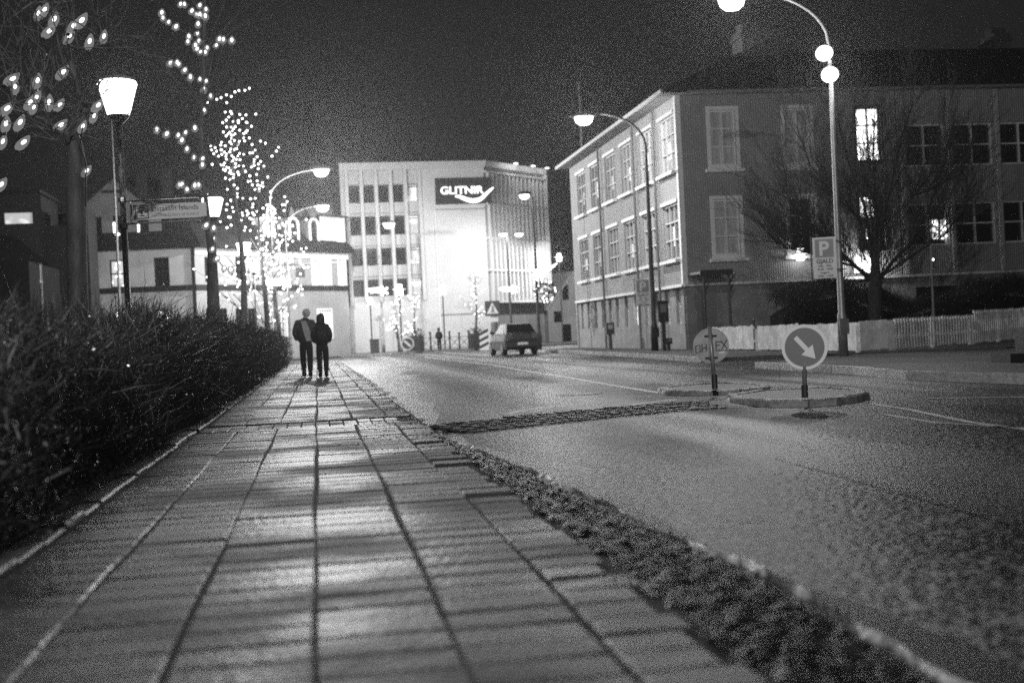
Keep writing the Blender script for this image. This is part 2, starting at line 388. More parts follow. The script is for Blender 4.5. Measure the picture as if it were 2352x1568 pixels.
# raised crossing: ramp of small setts across the left lane and up to the traffic islands
g = MB(); SETT = mat('sett', .05, .3, .6, island=.5, bump=.5, bscale=60)
pts = [(1.02, 13.0), (1.9, 13.55), (2.94, 14.1), (3.9, 14.45), (5.0, 14.55)]
def along(pts, s):
    for i in range(len(pts)-1):
        a = np.array(pts[i]); b = np.array(pts[i+1]); l = np.linalg.norm(b-a)
        if s <= l or i == len(pts)-2: return a+(b-a)*s/l, (b-a)/l
        s -= l
s_ = 0
while s_ < 3.7:
    p, d = along(pts, s_); n = np.array([d[1], -d[0]])
    for r in range(6):
        q = p+n*(.02+r*.13)+d*(.05*(r % 2)); a = q; b = q+d*.105; c2 = b+n*.12; d2 = q+n*.12; zt = .062-r*.009+random.gauss(0, .003)
        P4 = [a, d2, c2, b]; cen = sum(P4)/4
        lo = [(*x, -.01) for x in P4]; hi = [(*(cen+(x-cen)*.82), zt) for x in P4]
        g.hexa([lo[0], lo[1], lo[2], lo[3], hi[0], hi[1], hi[2], hi[3]])
    s_ += .118
struct('crossing_ramp', g, SETT)
g = MB()   # low asphalt fillet under the setts
for i in range(len(pts)-1):
    a = np.array(pts[i]); b = np.array(pts[i+1]); d = (b-a)/np.linalg.norm(b-a); n = np.array([d[1], -d[0]])
    g.add([(*(a-n*.6), .004), (*(b-n*.6), .004), (*b, .045), (*a, .045), (*(a+n*.85), .003), (*(b+n*.85), .003)], [(0, 3, 2, 1), (3, 4, 5, 2)])
struct('crossing_slope', g, ASPH)

# painted lines
PAINT = mat('road_paint', .55, .4, .5, vary=.45, vscale=6, bump=.4, bscale=60, vdetail=8)
def line(name, px, wdt=.12, z=.004):
    P = [gnd(*p)[:2] for p in px]; g = MB(); vs = []
    for i, p in enumerate(P):
        t = P[min(i+1, len(P)-1)]-P[max(i-1, 0)]; t = t/np.linalg.norm(t); n = np.array([t[1], -t[0]])*wdt/2
        vs += [(*(p-n), z), (*(p+n), z)]
    g.add(vs, [(2*i, 2*i+1, 2*i+3, 2*i+2) for i in range(len(P)-1)]); struct(name, g, PAINT)
line('centre_line', [(975, 820), (1130, 838), (1215, 853), (1310, 868), (1400, 884), (1462, 894), (1520, 903)], .13)
line('edge_line', [(1165, 961), (1200, 951), (1250, 944), (1320, 940)], .1, .052)
line('hatching_line', [(2000, 927), (2090, 941), (2160, 956), (2230, 970), (2352, 986), (2500, 1005)], .08)
line('hatching_line', [(2030, 952), (2150, 971), (2250, 977), (2352, 983)], .06)
line('give_way_line', [(2130, 915), (2352, 912), (2500, 910)], .1)
line('stop_line', [(1445, 931), (1490, 925), (1555, 918)], .14)

# an iron cover and a tarred patch in the carriageway
g = MB(); c = gnd(1330, 905); g.lathe([(.33, .0), (.33, .006), (.30, .008), (.01, .008)], c, 28); g.lathe([(.36, .002), (.36, .005), (.34, .005)], c, 28); tag(g.build('manhole_cover', mat('iron_cover', .05, .35, .6, metal=.5, bump=1., bscale=30), loc=(c[0], c[1], 0)), 'round iron manhole cover in the road', 'manhole cover')
g = MB(); P_ = [(3.0, 5.2), (4.3, 5.6), (4.5, 8.6), (4.1, 9.0), (3.1, 8.4)]; g.add([(x, y, .003) for x, y in P_], [(0, 1, 2, 3, 4)]); struct('tar_patch', g, asphalt('patch_asphalt', .026, .36, .2, 70, .5))

# far pavement, right pavements and corner
PAV = mat('far_paving', .12, .6, .4, vary=.3, vscale=2, bump=.4, bscale=20)
g = MB(); g.prism([(-60, 76), (-2, 78.5), (1.4, 80.5), (2.6, 84), (6.9, 86.2), (11.9, 90.0), (12.8, 90.3), (60, 92), (60, 139), (-60, 139)], .0, .11)
struct('far_pavement', g, PAV)
g = MB(); g.prism([(10.95, 70), (10.85, 53), (10.67, 45.6), (10.36, 38.4), (9.75, 30.8), (10.4, 31.2), (11.45, 31.0), (12.5, 30.4), (13.2, 28.4), (16, 27.6), (26, 28.5), (26, 45), (13.4, 45), (13.4, 64.3)], .0, .10)
struct('right_pavement', g, PATHM)
g = MB(); g.prism([(9.25, 25.6), (9.05, 23), (9.05, 20.3), (8.7, 17.6), (8.95, 15.2), (9.5, 12), (10, 6), (26, 6), (26, 24.5), (15.9, 26.2), (12.6, 27.7), (11.4, 27.2), (10, 26.2)], .0, .10)
struct('corner_pavement', g, PATHM)
KERB = mat('kerb_granite', .42, .45, .5, vary=.35, vscale=10, bump=.8, bscale=50, island=.25)
def kerbrun(mb, P, w_=.14, h=.125, L_=.9):
    tot = sum(np.linalg.norm(np.array(P[i+1])-P[i]) for i in range(len(P)-1)); s = 0
    while s < tot-.1:
        a, d = along(P, s); b, _ = along(P, min(s+L_-.012, tot-.01)); n = np.array([-d[1], d[0]])*w_; z = h+random.gauss(0, .006); j = random.gauss(0, .006)
        q = [a-n*.1+j, b-n*.1+j, b+n+j, a+n+j]
        c_ = sum(q)/4
        if np.cross(q[1]-q[0], q[3]-q[0]) < 0: q = q[::-1]
        mb.hexa([(*p, -.01) for p in q]+[(*(c_+(p-c_)*.96), z) for p in q]); s += L_
g = MB(); kerbrun(g, [(9.25, 25.6), (9.05, 23), (9.05, 20.3), (8.7, 17.6), (8.95, 15.2), (9.5, 12), (10, 6)], -.14)
kerbrun(g, [(10.95, 66), (10.85, 53), (10.67, 45.6), (10.36, 38.4), (9.8, 31.6)], -.14)
struct('right_kerb', g, KERB)
g = MB(); kerbrun(g, [(1.4, 80.5), (2.6, 84), (6.9, 86.2), (11.9, 90.0), (12.8, 90.3), (40, 91.4)], .14)
struct('far_kerb', g, KERB)

# ------------------------------------------------------------------ traffic islands
def island(name, poly, label, hi=.085):
    t = thing(name, (sum(p[0] for p in poly)/len(poly), sum(p[1] for p in poly)/len(poly), 0), label, 'traffic island', 'traffic islands')
    P = poly+[poly[0]]; g = MB(); tot = sum(np.linalg.norm(np.array(P[i+1])-P[i]) for i in range(len(P)-1)); s = 0
    cen = np.array([sum(p[0] for p in poly), sum(p[1] for p in poly)])/len(poly)
    while s < tot-.15:
        L_ = random.uniform(.34, .5); a, d = along(P, s); b, _ = along(P, min(s+L_-.02, tot-.01)); mid = (a+b)/2; n = np.array([-d[1], d[0]])
        if n@(cen-mid) < 0: n = -n
        n = n*.17; nseg = 4; r = []
        for k in range(nseg+1):
            p = a+(b-a)*k/nseg; e = 1-.05*abs(k/nseg-.5)*2; jz = random.gauss(0, .006); jo = random.gauss(0, .008)
            r.append([(*(p+jo*n*5), -.01), (*(p+n*(.12+jo)), hi*.8+jz), (*(p+n*.32), hi+jz), (*(p+n), hi+jz*.5), (*(p+n), -.01)])
        vs = [q for rr in r for q in rr]; fs = [(i*5+k, i*5+k+1, (i+1)*5+k+1, (i+1)*5+k) for i in range(nseg) for k in range(4)]+[(0, 1, 2, 3, 4), tuple(nseg*5+k for k in (4, 3, 2, 1, 0))]
        g.add(vs, fs); s += L_
    g.build('kerb_stones', mat('island_stone', .2, .5, .4, vary=.5, vscale=9, bump=.9, bscale=40, island=.3), t)
    f = MB(); inn = [tuple(np.array(p)+(cen-np.array(p))/np.linalg.norm(cen-np.array(p))*.16) for p in poly]
    f.prism(inn, 0.0, hi-.012); f.build('top_paving', mat('island_top', .12, .6, .4, vary=.5, vscale=8, bump=.8, bscale=40), t)
    return t
island('traffic_island', [(4.75, 14.3), (4.9, 13.5), (5.35, 13.05), (5.8, 13.25), (6.3, 13.8), (6.6, 14.7), (6.5, 15.6), (5.6, 15.7), (4.95, 15.1)], 'low traffic island of rough kerb stones carrying the arrow sign')
island('traffic_island', [(4.75, 17.1), (5.0, 16.4), (5.7, 16.3), (6.25, 16.8), (6.4, 17.8), (6.1, 18.6), (5.3, 18.6), (4.85, 18.0)], 'low traffic island of kerb stones under the sign seen from behind', .07)

# ------------------------------------------------------------------ big school-like building on the right
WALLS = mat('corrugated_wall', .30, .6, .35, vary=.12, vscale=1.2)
def ribs(m, axis, sc=11):
    nt = m.node_tree; N = nt.nodes; L = nt.links; tc = N.new('ShaderNodeTexCoord'); wv = N.new('ShaderNodeTexWave'); wv.bands_direction = axis; wv.inputs['Scale'].default_value = sc
    bp = N.new('ShaderNodeBump'); bp.inputs['Strength'].default_value = .8; bp.inputs['Distance'].default_value = .03
    L.new(tc.outputs['Object'], wv.inputs['Vector']); L.new(wv.outputs[0], bp.inputs['Height']); L.new(bp.outputs[0], N['Principled BSDF'].inputs['Normal'])
ribs(WALLS, 'Y', 3.5)
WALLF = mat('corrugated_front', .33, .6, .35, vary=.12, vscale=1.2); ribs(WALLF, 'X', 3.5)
STUC = mat('render_base', .3, .85, .2, vary=.25, vscale=2, bump=.4, bscale=20)
TRIM = mat('white_trim', .85, .45, .4, vary=.1, vscale=4)
ROOF = mat('dark_roof', .03, .6, .4, vary=.3, vscale=1.5, bump=.5, bscale=8)
GLASS = mat('dark_glass', .02, .08, .9)
CURT = mat('curtained_glass', .5, .25, .6, vary=.3, vscale=3, stretch=(3, 3, .2))
METAL = mat('galvanised', .38, .35, .6, metal=.6, vary=.2, vscale=6)
DARKM = mat('dark_metal', .03, .45, .5)
BLACK = mat('black_paint', .02, .5, .5)
WHITEM = mat('white_paint', .72, .5, .4)
LITW = emit('lit_window', 2.2, False)
LITB = emit('bright_window', 5.0, False)
CURT_L = emit('curtain_lit', .16, False, .9)

XR, YR, YE, YH = 13.4, 44.9, 64.3, 45.0
B = thing('school_building', (20, 50, 0), 'three storey ribbed wall building with rows of tall windows on the right of the street', 'building')
side = Fac((XR, YR), (XR, YE)); front = Fac((XR, YR), (42, YR))
ycs = [46.25, 49.4, 52.5, 55.6, 58.7, 61.85]
holes = [(yc-1.0-YR, yc+1.0-YR, z0, z0+2.1) for yc in ycs for z0 in (6.72, 3.45)]
mb = MB(); side.wall(mb, 0, YE-YR, 2.5, 9.5, holes)
mb.build('side_wall', WALLS, B)
gh = []
for yc in (45.95, 47.5, 49.0, 50.6, 52.4, 54.0, 55.7, 57.1, 58.6, 60.2, 61.8, 63.3): gh.append((yc-.32-YR, yc+.32-YR, 1.05, 2.36))
mb = MB(); side.wall(mb, 0, YE-YR, -.02, 2.495, gh, n=-.08, depth=.3); mb.build('base_wall', STUC, B)
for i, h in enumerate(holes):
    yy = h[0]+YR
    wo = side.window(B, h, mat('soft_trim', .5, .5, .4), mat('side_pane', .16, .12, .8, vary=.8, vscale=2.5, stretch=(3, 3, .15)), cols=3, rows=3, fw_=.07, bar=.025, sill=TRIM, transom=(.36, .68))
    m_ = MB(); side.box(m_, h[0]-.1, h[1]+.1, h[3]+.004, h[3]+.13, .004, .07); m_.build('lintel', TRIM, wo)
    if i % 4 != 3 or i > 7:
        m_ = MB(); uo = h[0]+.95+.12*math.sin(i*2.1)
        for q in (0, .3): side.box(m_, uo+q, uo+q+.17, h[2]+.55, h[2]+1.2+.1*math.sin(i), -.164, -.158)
        m_.build('pane_reflection', emit('reflection_glow', .75, False), wo)  # bright bars of reflection in the glass, put in as glowing strips
# narrow base windows: one is lit, the others dark glass
for i, h in enumerate(gh):
    Bp = LITW if i == 4 else GLASS
    h2 = (h[0], h[1], h[2], h[3])
    side.n_ = 0
    wo = side.window(B, h2, TRIM, Bp, cols=1, rows=2, fw_=.06, n0=-.3, n1=-.2, sill=None)
fr_h = []
for xc in (15.15, 18.05, 20.85): fr_h += [(xc-.5-XR, xc+.5-XR, 6.8, 8.85), (xc-.5-XR, xc+.5-XR, 3.5, 5.55)]
mb = MB(); front.wall(mb, 0, 8.55, 2.5, 9.5, fr_h); mb.build('front_wall', WALLF, B)
base_h = [(14.9-XR+.7, 14.9-XR+1.5, .1, 2.1), (22.0-XR+.5, 22.0-XR+2.2, 1.2, 2.0)]
mb = MB(); front.wall(mb, 0, 28.6, -.02, 2.495, base_h[1:], n=-.06, depth=.3); mb.build('base_wall', STUC, B)
front.window(B, base_h[1], DARKM, GLASS, cols=2, rows=1, n0=-.3, n1=-.2)
for i, h in enumerate(fr_h):
    pm = {4: LITB, 5: None}.get(i, CURT)
    if i == 5: pm = GLASS
    if i == 1: pm = CURT
    if i == 3: pm = GLASS
    if i == 4:   pm = emit_noise('bright_curtain', 1.4, 4.0, 3.0, .45, .15)
    front.window(B, h, TRIM if i < 4 else DARKM, pm, cols=2, rows=3, fw_=.07, bar=.022, casing=.13 if i < 4 else .06, transom=(.34, .67), sill=TRIM if i < 4 else None)
mb = MB(); front.box(mb, fr_h[5][0]+.08, fr_h[5][1]-.35, 4.72, 5.46, -.155, -.15); front.box(mb, fr_h[5][0]+.3, fr_h[5][0]+.42, 3.9, 4.6, -.155, -.15)
mb.build('lit_blind', emit_noise('patchy_lit', .4, 4, 4, .5), B)
# glazed wing to the right, bands of windows between white posts
wing = []
uu = 8.62
mb = MB()
wh = []
for k in range(9):
    for z0, z1 in ((3.55, 5.15), (6.55, 8.15)): wh.append((8.75+k*1.95+.12, 8.75+k*1.95+1.75, z0, z1))
front.wall(mb, 8.56, 28.6, 2.5, 9.5, wh, n=.05); mb.build('wing_wall', WALLF, B)
for i, h in enumerate(wh):
    front.window(B, h, TRIM, GLASS, cols=2, rows=2, fw_=.06, bar=.025)
mb = MB()
for k in range(10): front.box(mb, 8.72+k*1.95-.07, 8.72+k*1.95+.07, 2.5, 9.4, .055, .13)
mb2 = MB()
for x0_, x1_ in ((2143, 2157), (2163, 2177)):
    a0, za_ = front.uv(x0_, 505); a1, zb2 = front.uv(x1_, 548); front.box(mb2, a0, a1, zb2, za_, -.115, -.06)
mb2.build('window_candles', emit_noise('candles', .4, 5, 5, .5), B)
mb.build('wall_posts', mat('grey_trim', .45, .5, .4), B)
mb = MB(); side.box(mb, -.05, YE-YR, 2.4, 2.5, -.07, .09); front.box(mb, .0, 28.6, 2.4, 2.49, -.05, .1); mb.build('ledge', TRIM, B)
mb = MB(); front.box(mb, -.0, .17, 2.503, 9.5, .004, .03); side.box(mb, -.03, .17, 2.503, 9.5, .004, .03); mb.build('corner_board', TRIM, B)
# eaves, roof
mb = MB(); side.box(mb, -.55, YE-YR+.4, 9.42, 9.50, -.3, .62); front.box(mb, -.6, 29, 9.425, 9.505, .02, .55); mb.build('soffit', mat('soffit', .22, .7, .3), B)
mb = MB(); side.box(mb, -.6, YE-YR+.4, 9.40, 9.54, .622, .72); mb.build('gutter', mat('soft_trim', .5), B)
rf = MB(); x0, x1, y0, y1 = XR-.72, 42.5, YR-.6, YE+.4; zt = 9.52
rf.add([(x0, y0, zt), (x1, y0, zt), (x1, y1, zt), (x0, y1, zt), (x0+5.4, y0+6.5, 12.3), (x1, y0+6.5, 12.3), (x1, y1-6.5, 12.3), (x0+5.4, y1-6.5, 12.3)],
       [(3, 2, 1, 0), (0, 1, 5, 4), (1, 2, 6, 5), (2, 3, 7, 6), (3, 0, 4, 7), (4, 5, 6, 7)])
ro = rf.build('roof', ROOF, B)
ch = MB()
for (a, b, d) in ((1704, 1800, 50.), (2285, 2322, 52.)):
    p = atY(a, 100, d); q = atY(b, 100, d); zc = atY(a, 66, d)[2] if a < 2000 else atY(a, 76, d)[2]
    c = MB(); c.box(p[0], q[0], d, d+1.2, 10.5, zc); c.box(p[0]-.08, q[0]+.08, d-.08, d+1.28, zc-.35, zc-.2)
    for k in range(4): c.box(p[0]+(q[0]-p[0])*(k+.2)/4, p[0]+(q[0]-p[0])*(k+.75)/4, d+.3, d+.9, zc, zc+.3)
    c.build('chimney', mat('chimney', .12, .9, .2, vary=.3, vscale=3), ro)
# dark body behind and the far end wall
mb = MB(); mb.box(XR+.6, 41.9, YR+.6, YE-.02, 0, 9.4); mb.build('inner_floors', mat('interior_dark', .02, .95, .1), B)
mb = MB(); mb.box(XR+.0, 41.95, YE-.015, YE+.2, -.02, 9.41); mb.build('rear_wall', WALLF, B)
# downpipes on the side wall
for yc in (57.4, 51.0, 47.75):
    mb = MB(); p = [(XR-.12, yc, 9.35), (XR-.12, yc, .1)]; mb.tube(p, .05, 8)
    for z in (1.5, 3.5, 5.5, 7.5, 9): mb.tube([(XR-.12, yc, z), (XR-.12, yc, z+.06)], .065, 8)
    mb.build('downpipe', mat('pipe_grey', .1, .5, .4), B)
# porch
p0 = atY(1605, 622, 43.4); p1 = atY(1680, 612, 43.4)
pt = thing('entrance_porch', (p0[0], 43.4, 0), 'dark entrance porch with a slanting canopy at the building corner', 'porch')
mb = MB(); mb.box(p0[0], p1[0], 43.3, YR-.12, 2.78, 2.86); mb.box(p0[0], p1[0], 43.26, 43.3, 2.70, 2.9); mb.build('canopy', DARKM, pt)
for xx in (p0[0]+.18, p1[0]-.1):
    mb = MB(); mb.tube([(xx, 43.45, .1), (xx, 43.45, 2.78)], .04, 8); mb.tube([(xx, 43.45, 2.35), (xx+.25, 43.45, 2.78)], .03, 6); mb.build('post', DARKM, pt)
mb = MB(); mb.box(p0[0]+.25, p1[0]-.2, YR-.13, YR-.09, .1, 2.2)
for z in (.6, 1.2, 1.7): mb.box(p0[0]+.35, p1[0]-.3, YR-.15, YR-.13, z, z+.04)
mb.build('door', mat('porch_door', .2, .6, .4), pt)
# ventilation / white blanks
# antenna mast on the roof edge
q = atX(1337, 345, XR+.6)
am = MB(); z1 = atX(1330, 190, XR+.6)[2]; am.tube([(XR+.6, q[1], 9.7), (XR+.6, q[1], z1)], [.05, .03], 8); am.box(XR+.5, XR+.7, q[1]-.03, q[1]+.03, z1-.3, z1-.26)
tag(am.build('roof_mast', METAL, loc=(XR+.6, q[1], 9.7)), 'thin metal mast standing on the roof edge of the ribbed building', 'mast')
# ------------------------------------------------------------------ bank building in the middle distance
def z4(x, y): return 748.6+.3255*x, 340+.3255*y
LIGHTW = mat('pale_panel', .5, .6, .35, vary=.08, vscale=.6)
PALE2 = mat('pale_frame', .58, .55, .35, vary=.08, vscale=.8)
BK = thing('bank_building', (13.2, 96.1, 0), 'pale five level office building with a dark lit name sign high on its blank wall', 'building')
pc = at(1130, 800, 97); pl = at(790, 806, 94.6); pr_ = at(1268, 800, 104)
fl = Fac(pl, pc); fr = Fac(pc, pr_)
zt = fl.uv(1050, 371)[1]; LU = fl.len
uL = fl.uv(804, 600)[0]; uB = fl.uv(972, 600)[0]; uS = fl.uv(1003, 600)[0]
rows = []
for a, b in ((262, 372), (482, 600), (708, 815), (928, 1032)):
    rows.append((fl.uv(*z4(440, b))[1], fl.uv(*z4(440, a))[1]))
pit = (uB-uL)/5; hs = []
for i in range(5):
    for (z0, z1) in rows: hs.append((uL+pit*i+.14, uL+pit*(i+1)-.14, z0-.1, z1+.05))
mb = MB(); zb = fl.uv(900, 692)[1]
fl.wall(mb, uL-.45, uB, zb, zt, hs, depth=.2, n=-.25)
mb.build('window_wall', LIGHTW, BK)
mb = MB(); fl.box(mb, uL-.45, uB, 0, zb, -.3, -.05); fl.box(mb, uB, LU, .0, zt, -.4, .0)
mb.build('blank_wall', PALE2, BK)
mb = MB()
for i in range(6): fl.box(mb, uL+pit*i-.13, uL+pit*i+.13, zb-.02 if i else zb-.3, zt-.55, -.24, .12)
mb.build('pillars', PALE2, BK)
mb = MB(); fl.box(mb, uL-.5, LU+.05, zt-.55, zt+.02, -.26, .16); fr.box(mb, -.05, fr.len+.05, zt-.42, zt+.02, -.3, .25); mb.build('parapet', PALE2, BK)
mb = MB()
for (z0, z1) in rows:
    fl.box(mb, uL, uB, z0-.95, z0-.88, -.249, -.17)
    fl.box(mb, uL, uB, z1+.02, z1+.1, -.249, -.2)
mb.build('spandrel_rail', mat('grey_rail', .25, .5, .4), BK)
BANKG = mat('bank_glass', .03, .1, .8)
dim = emit_noise('dim_office', .05, .9, .9, .55, .1)
for i, h in enumerate(hs):
    lit = i in (16, 17, 18, 19)
    fl.window(BK, h, PALE2 if False else DARKM, dim if lit else BANKG, cols=1, rows=2, fw_=.04, bar=.03, n0=-.44, n1=-.38, transom=(.86,))
# sign panel
s0, sz0 = fl.uv(1001, 472); s1, sz1 = fl.uv(1124, 408); _, sz1 = fl.uv(1062, 409); _, sz0 = fl.uv(1062, 469)
mb = MB(); fl.box(mb, s0, s1, sz0, sz1, .004, .14); SP = mb.build('sign_panel', mat('sign_dark', .035, .5, .4), BK)
NEON = emit('neon_letters', 2.2, False)
mb = MB(); cx, cz = fl.uv(1061, 439); d3 = list(fl.d); 
text_mb(mb, 'GLITNIR', .80, fl.P(cx-.05, cz-.22, .2), d3, (0, 0, 1), bold=.008, ext=.03, width=3.3)
P2 = [fl.P(cx-.45+3.0*(t/11)-.12, cz-.42-.36*math.sin(PI*min(1, max(0, (t/11-.1)/.75)))+(.62*max(0, (t/11-.6)/.4)**1.6), .22) for t in range(12)]
mb.tube(P2, [.05, .11, .14, .15, .16, .165, .16, .15, .13, .11, .09, .04], 8)
mb.build('sign_letters', NEON, SP)
mb = MB(); fl.box(mb, s0-.05, LU-.03, sz0-.42, sz0-.34, .003, .08)
zz = fl.uv(1050, 721)[1]; fl.box(mb, s0-.02, LU-.03, zz-.05, zz+.03, .003, .06); mb.build('string_course', mat('grey_rail', .25), BK)
mb = MB(); fl.box(mb, s0-.12, s0-.04, .2, sz0-.4, .003, .1); mb.build('vertical_trim', TRIM, BK)
# finned face
RG = [(fr.uv(*z4(1400, y))[1]) for y in (205, 420, 650, 868, 1083)]
mb = MB(); fr.wall(mb, 0, fr.len, RG[4], zt-.4, [(.35, fr.len-.1, RG[i+1]+.12, RG[i]-.12) for i in range(4)], depth=.4, n=-.25); mb.build('window_wall', LIGHTW, BK)
for i in range(4):
    h = (.35, fr.len-.1, RG[i+1]+.12, RG[i]-.12)
    fr.window(BK, h, DARKM, emit_noise('office_glow', .03, .35, .6, .5, .15) if i in (2, 3) else BANKG, cols=8, rows=2, fw_=.05, bar=.03, n0=-.6, n1=-.45, transom=(.3,))
nf = 15
for i in range(4):
    for k in range(nf):
        mb = MB(); u = .42+(fr.len-.6)*k/(nf-1); fr.box(mb, u-.075, u+.075, RG[i+1]+.02, RG[i]-.06, -.2, .2); mb.build('fin', PALE2, BK)
mb = MB()
for z in RG: fr.box(mb, -.02, fr.len, z-.07, z+.07, -.249, .28)
mb.build('floor_band', PALE2, BK)
mb = MB(); fr.box(mb, fr.len-.05, fr.len+.12, RG[4], zt-.42, -.3, .24); mb.build('end_fin', PALE2, BK)
# shop front below the fins
mb = MB(); fr.wall(mb, 0, fr.len, .0, RG[4]-.07, [(.3+k*1.35, .3+k*1.35+1.2, .15, RG[4]-.9) for k in range(6)], depth=.3, n=-.6); mb.build('shop_wall', mat('grey_stone', .25, .6, .4, vary=.3, vscale=2), BK)
for k in range(6):
    fr.window(BK, (.3+k*1.35, .3+k*1.35+1.2, .15, RG[4]-.9), TRIM if k in (4, 5) else DARKM, emit_noise('shop_glow', .05, .6, .8, .5, .15), cols=2, rows=2, n0=-.9, n1=-.8, transom=(.72,), name='shop_window')
# rest of the volume
q3 = np.array(pr_[:2])+np.array([-6., 12.]); q4 = np.array(pl[:2])+np.array([0, 12.])
mb = MB(); mb.prism([tuple(fl.P(uL-.45, 0, -.62)[:2]), tuple(fl.P(LU, 0, -.9)[:2]), tuple(fr.P(fr.len, 0, -.62)[:2]), tuple(q3), tuple(q4)], -.02, zt-.02); mb.build('core', mat('core_grey', .2, .9, .2), BK)
mb = MB(); mb.prism([tuple(fl.P(uL-.5, 0, .1)[:2]), tuple(fl.P(LU, 0, .1)[:2]), tuple(fr.P(fr.len, 0, .2)[:2]), tuple(q3), tuple(q4)], zt+.021, zt+.06); mb.build('roof', ROOF, BK)
# three floodlights under the parapet of the finned face
FLOOD = emit('flood_lens', 8, False)
for i, (x, y) in enumerate(((1165, 377), (1205, 382), (1237, 388))):
    u = fr.uv(x, y)[0]; t = thing('floodlight', fr.P(u, zt-.05, .3), ['left', 'middle', 'right'][i]+' of the three floodlights on the roof edge of the pale office building', 'floodlight', 'roof edge floodlights')
    mb = MB(); mb.tube([fr.P(u, zt+.04, .1), fr.P(u, zt+.12, .8)], .03, 6); mb.build('bracket', DARKM, t)
    mb = MB(); fr.box(mb, u-.16, u+.16, zt+.02, zt+.17, .75, .95); mb.build('housing', DARKM, t)
    mb = MB(); fr.box(mb, u-.14, u+.14, zt-.05, zt+.018, .72, .93); ln = mb.build('lens', FLOOD, t); glow(t, fr.P(u, zt-.12, .9), 60, .04, ln)

# ------------------------------------------------------------------ dark-trimmed corner house (left of the bank)
HW = mat('house_wall', .5, .8, .25, vary=.12, vscale=1); HD = mat('dark_timber', .014, .7, .3); HTR = mat('pale_trim', .8, .6, .3)
HB = thing('corner_house', (-7.4, 81, 0), 'large old corner house with dark timber bands, gables and candle-lit windows', 'house')
hl0 = np.array([-18.2, 82.0]); hc = np.array([-7.4, 81.6]); hr = at(806, 800, 91.5)[:2]
f1 = Fac(hl0, hc); f2 = Fac(hc, hr)
def z2(x, y): return .2894*x, 408+.2894*y
def z3(x, y): return 588+.3688*x, 306+.3688*y
def z3b(x, y): return 408.3+.2605*x, 408+.2605*y
def hole(f, a, b, zz=None):
    (u0, z1), (u1, z0) = f.uv(*a), f.uv(*b); return (min(u0, u1), max(u0, u1), z0, z1)
ev = f1.uv(300, 573)[1]; band = f1.uv(300, 666)[1]
h1 = [hole(f1, z2(868, 655), z2(1000, 870)), hole(f1, z2(1218, 635), z2(1350, 860)), hole(f1, z2(905, 1055), z2(1020, 1300)), hole(f1, z2(1240, 1050), z2(1370, 1300)), hole(f1, z2(520, 1060), z2(640, 1300))]
mb = MB(); f1.wall(mb, 0, f1.len, 0, ev, h1, depth=.2); mb.build('wall', HW, HB)
FA = emit_noise('fairy_window', .08, 5.5, 3.2, .5, .04)
for i, h in enumerate(h1): f1.window(HB, h, HD, {0: emit_noise('candle_window', .5, 6, 2.2, .6, .05), 2: FA, 3: FA, 4: GLASS}.get(i, GLASS), cols=2, rows=2, fw_=.09, bar=.04, n0=-.19, n1=-.05)
mb = MB(); f1.box(mb, -.1, f1.len+.02, band-.17, band+.17, .003, .1); f1.box(mb, f1.len-.16, f1.len+.03, 0, ev, .004, .08)
f2.box(mb, .0, f2.len, band-.17, band+.17, .003, .1); f1.box(mb, 0.0, .16, 0, ev, .004, .08)
mb.build('timber_band', HD, HB)
# second face
h2 = [hole(f2, z3(0, 0), z3(1, 1))]
h2 = []
def Hpx(f, x0, y0, x1, y1):
    u0, z1 = f.uv(x0, y0); u1, _ = f.uv(x1, y0); _, z0 = f.uv((x0+x1)/2, y1); return (u0, u1, z0, z1)
h2 += [Hpx(f2, 469, 590, 479, 648), Hpx(f2, 487, 590, 497, 648), Hpx(f2, 473, 708, 490, 770), Hpx(f2, 503, 708, 521, 770), Hpx(f2, 541, 708, 556, 770), Hpx(f2, 568, 708, 586, 770), Hpx(f2, 540, 590, 556, 648), Hpx(f2, 590, 590, 606, 648)]
h2 += [Hpx(f2, 645, 594, 660, 650), Hpx(f2, 740, 597, 757, 656), Hpx(f2, 776, 597, 791, 656), Hpx(f2, 716, 597, 732, 656), Hpx(f2, 729, 712, 760, 775), Hpx(f2, 640, 708, 655, 770), Hpx(f2, 610, 708, 625, 770)]
h2 = sorted(h2)
mb = MB(); ev2 = f2.uv(740, 578)[1]; f2.wall(mb, 0, f2.len, 0, ev2, h2, depth=.2); mb.build('wall', mat('pale_house_wall', .3, .75, .25, vary=.1, vscale=1), HB)
CW = emit_noise('candle_low', .1, 3.5, 1.8, .56, .05)
for i, h in enumerate(h2): f2.window(HB, h, HTR if h[0] > 5 else HD, FA if h[3] < 3.4 and h[0] < 8 else (LITB if False else (CW if h[0] > 8 else GLASS)), cols=2, rows=2, fw_=.06, bar=.03, n0=-.19, n1=-.05, casing=.1 if h[0] > 7 else 0)
mb = MB(); f2.box(mb, 0, f2.len+.05, ev2-.5, ev2-.02, .005, .12); mb.build('frieze', HTR, HB)
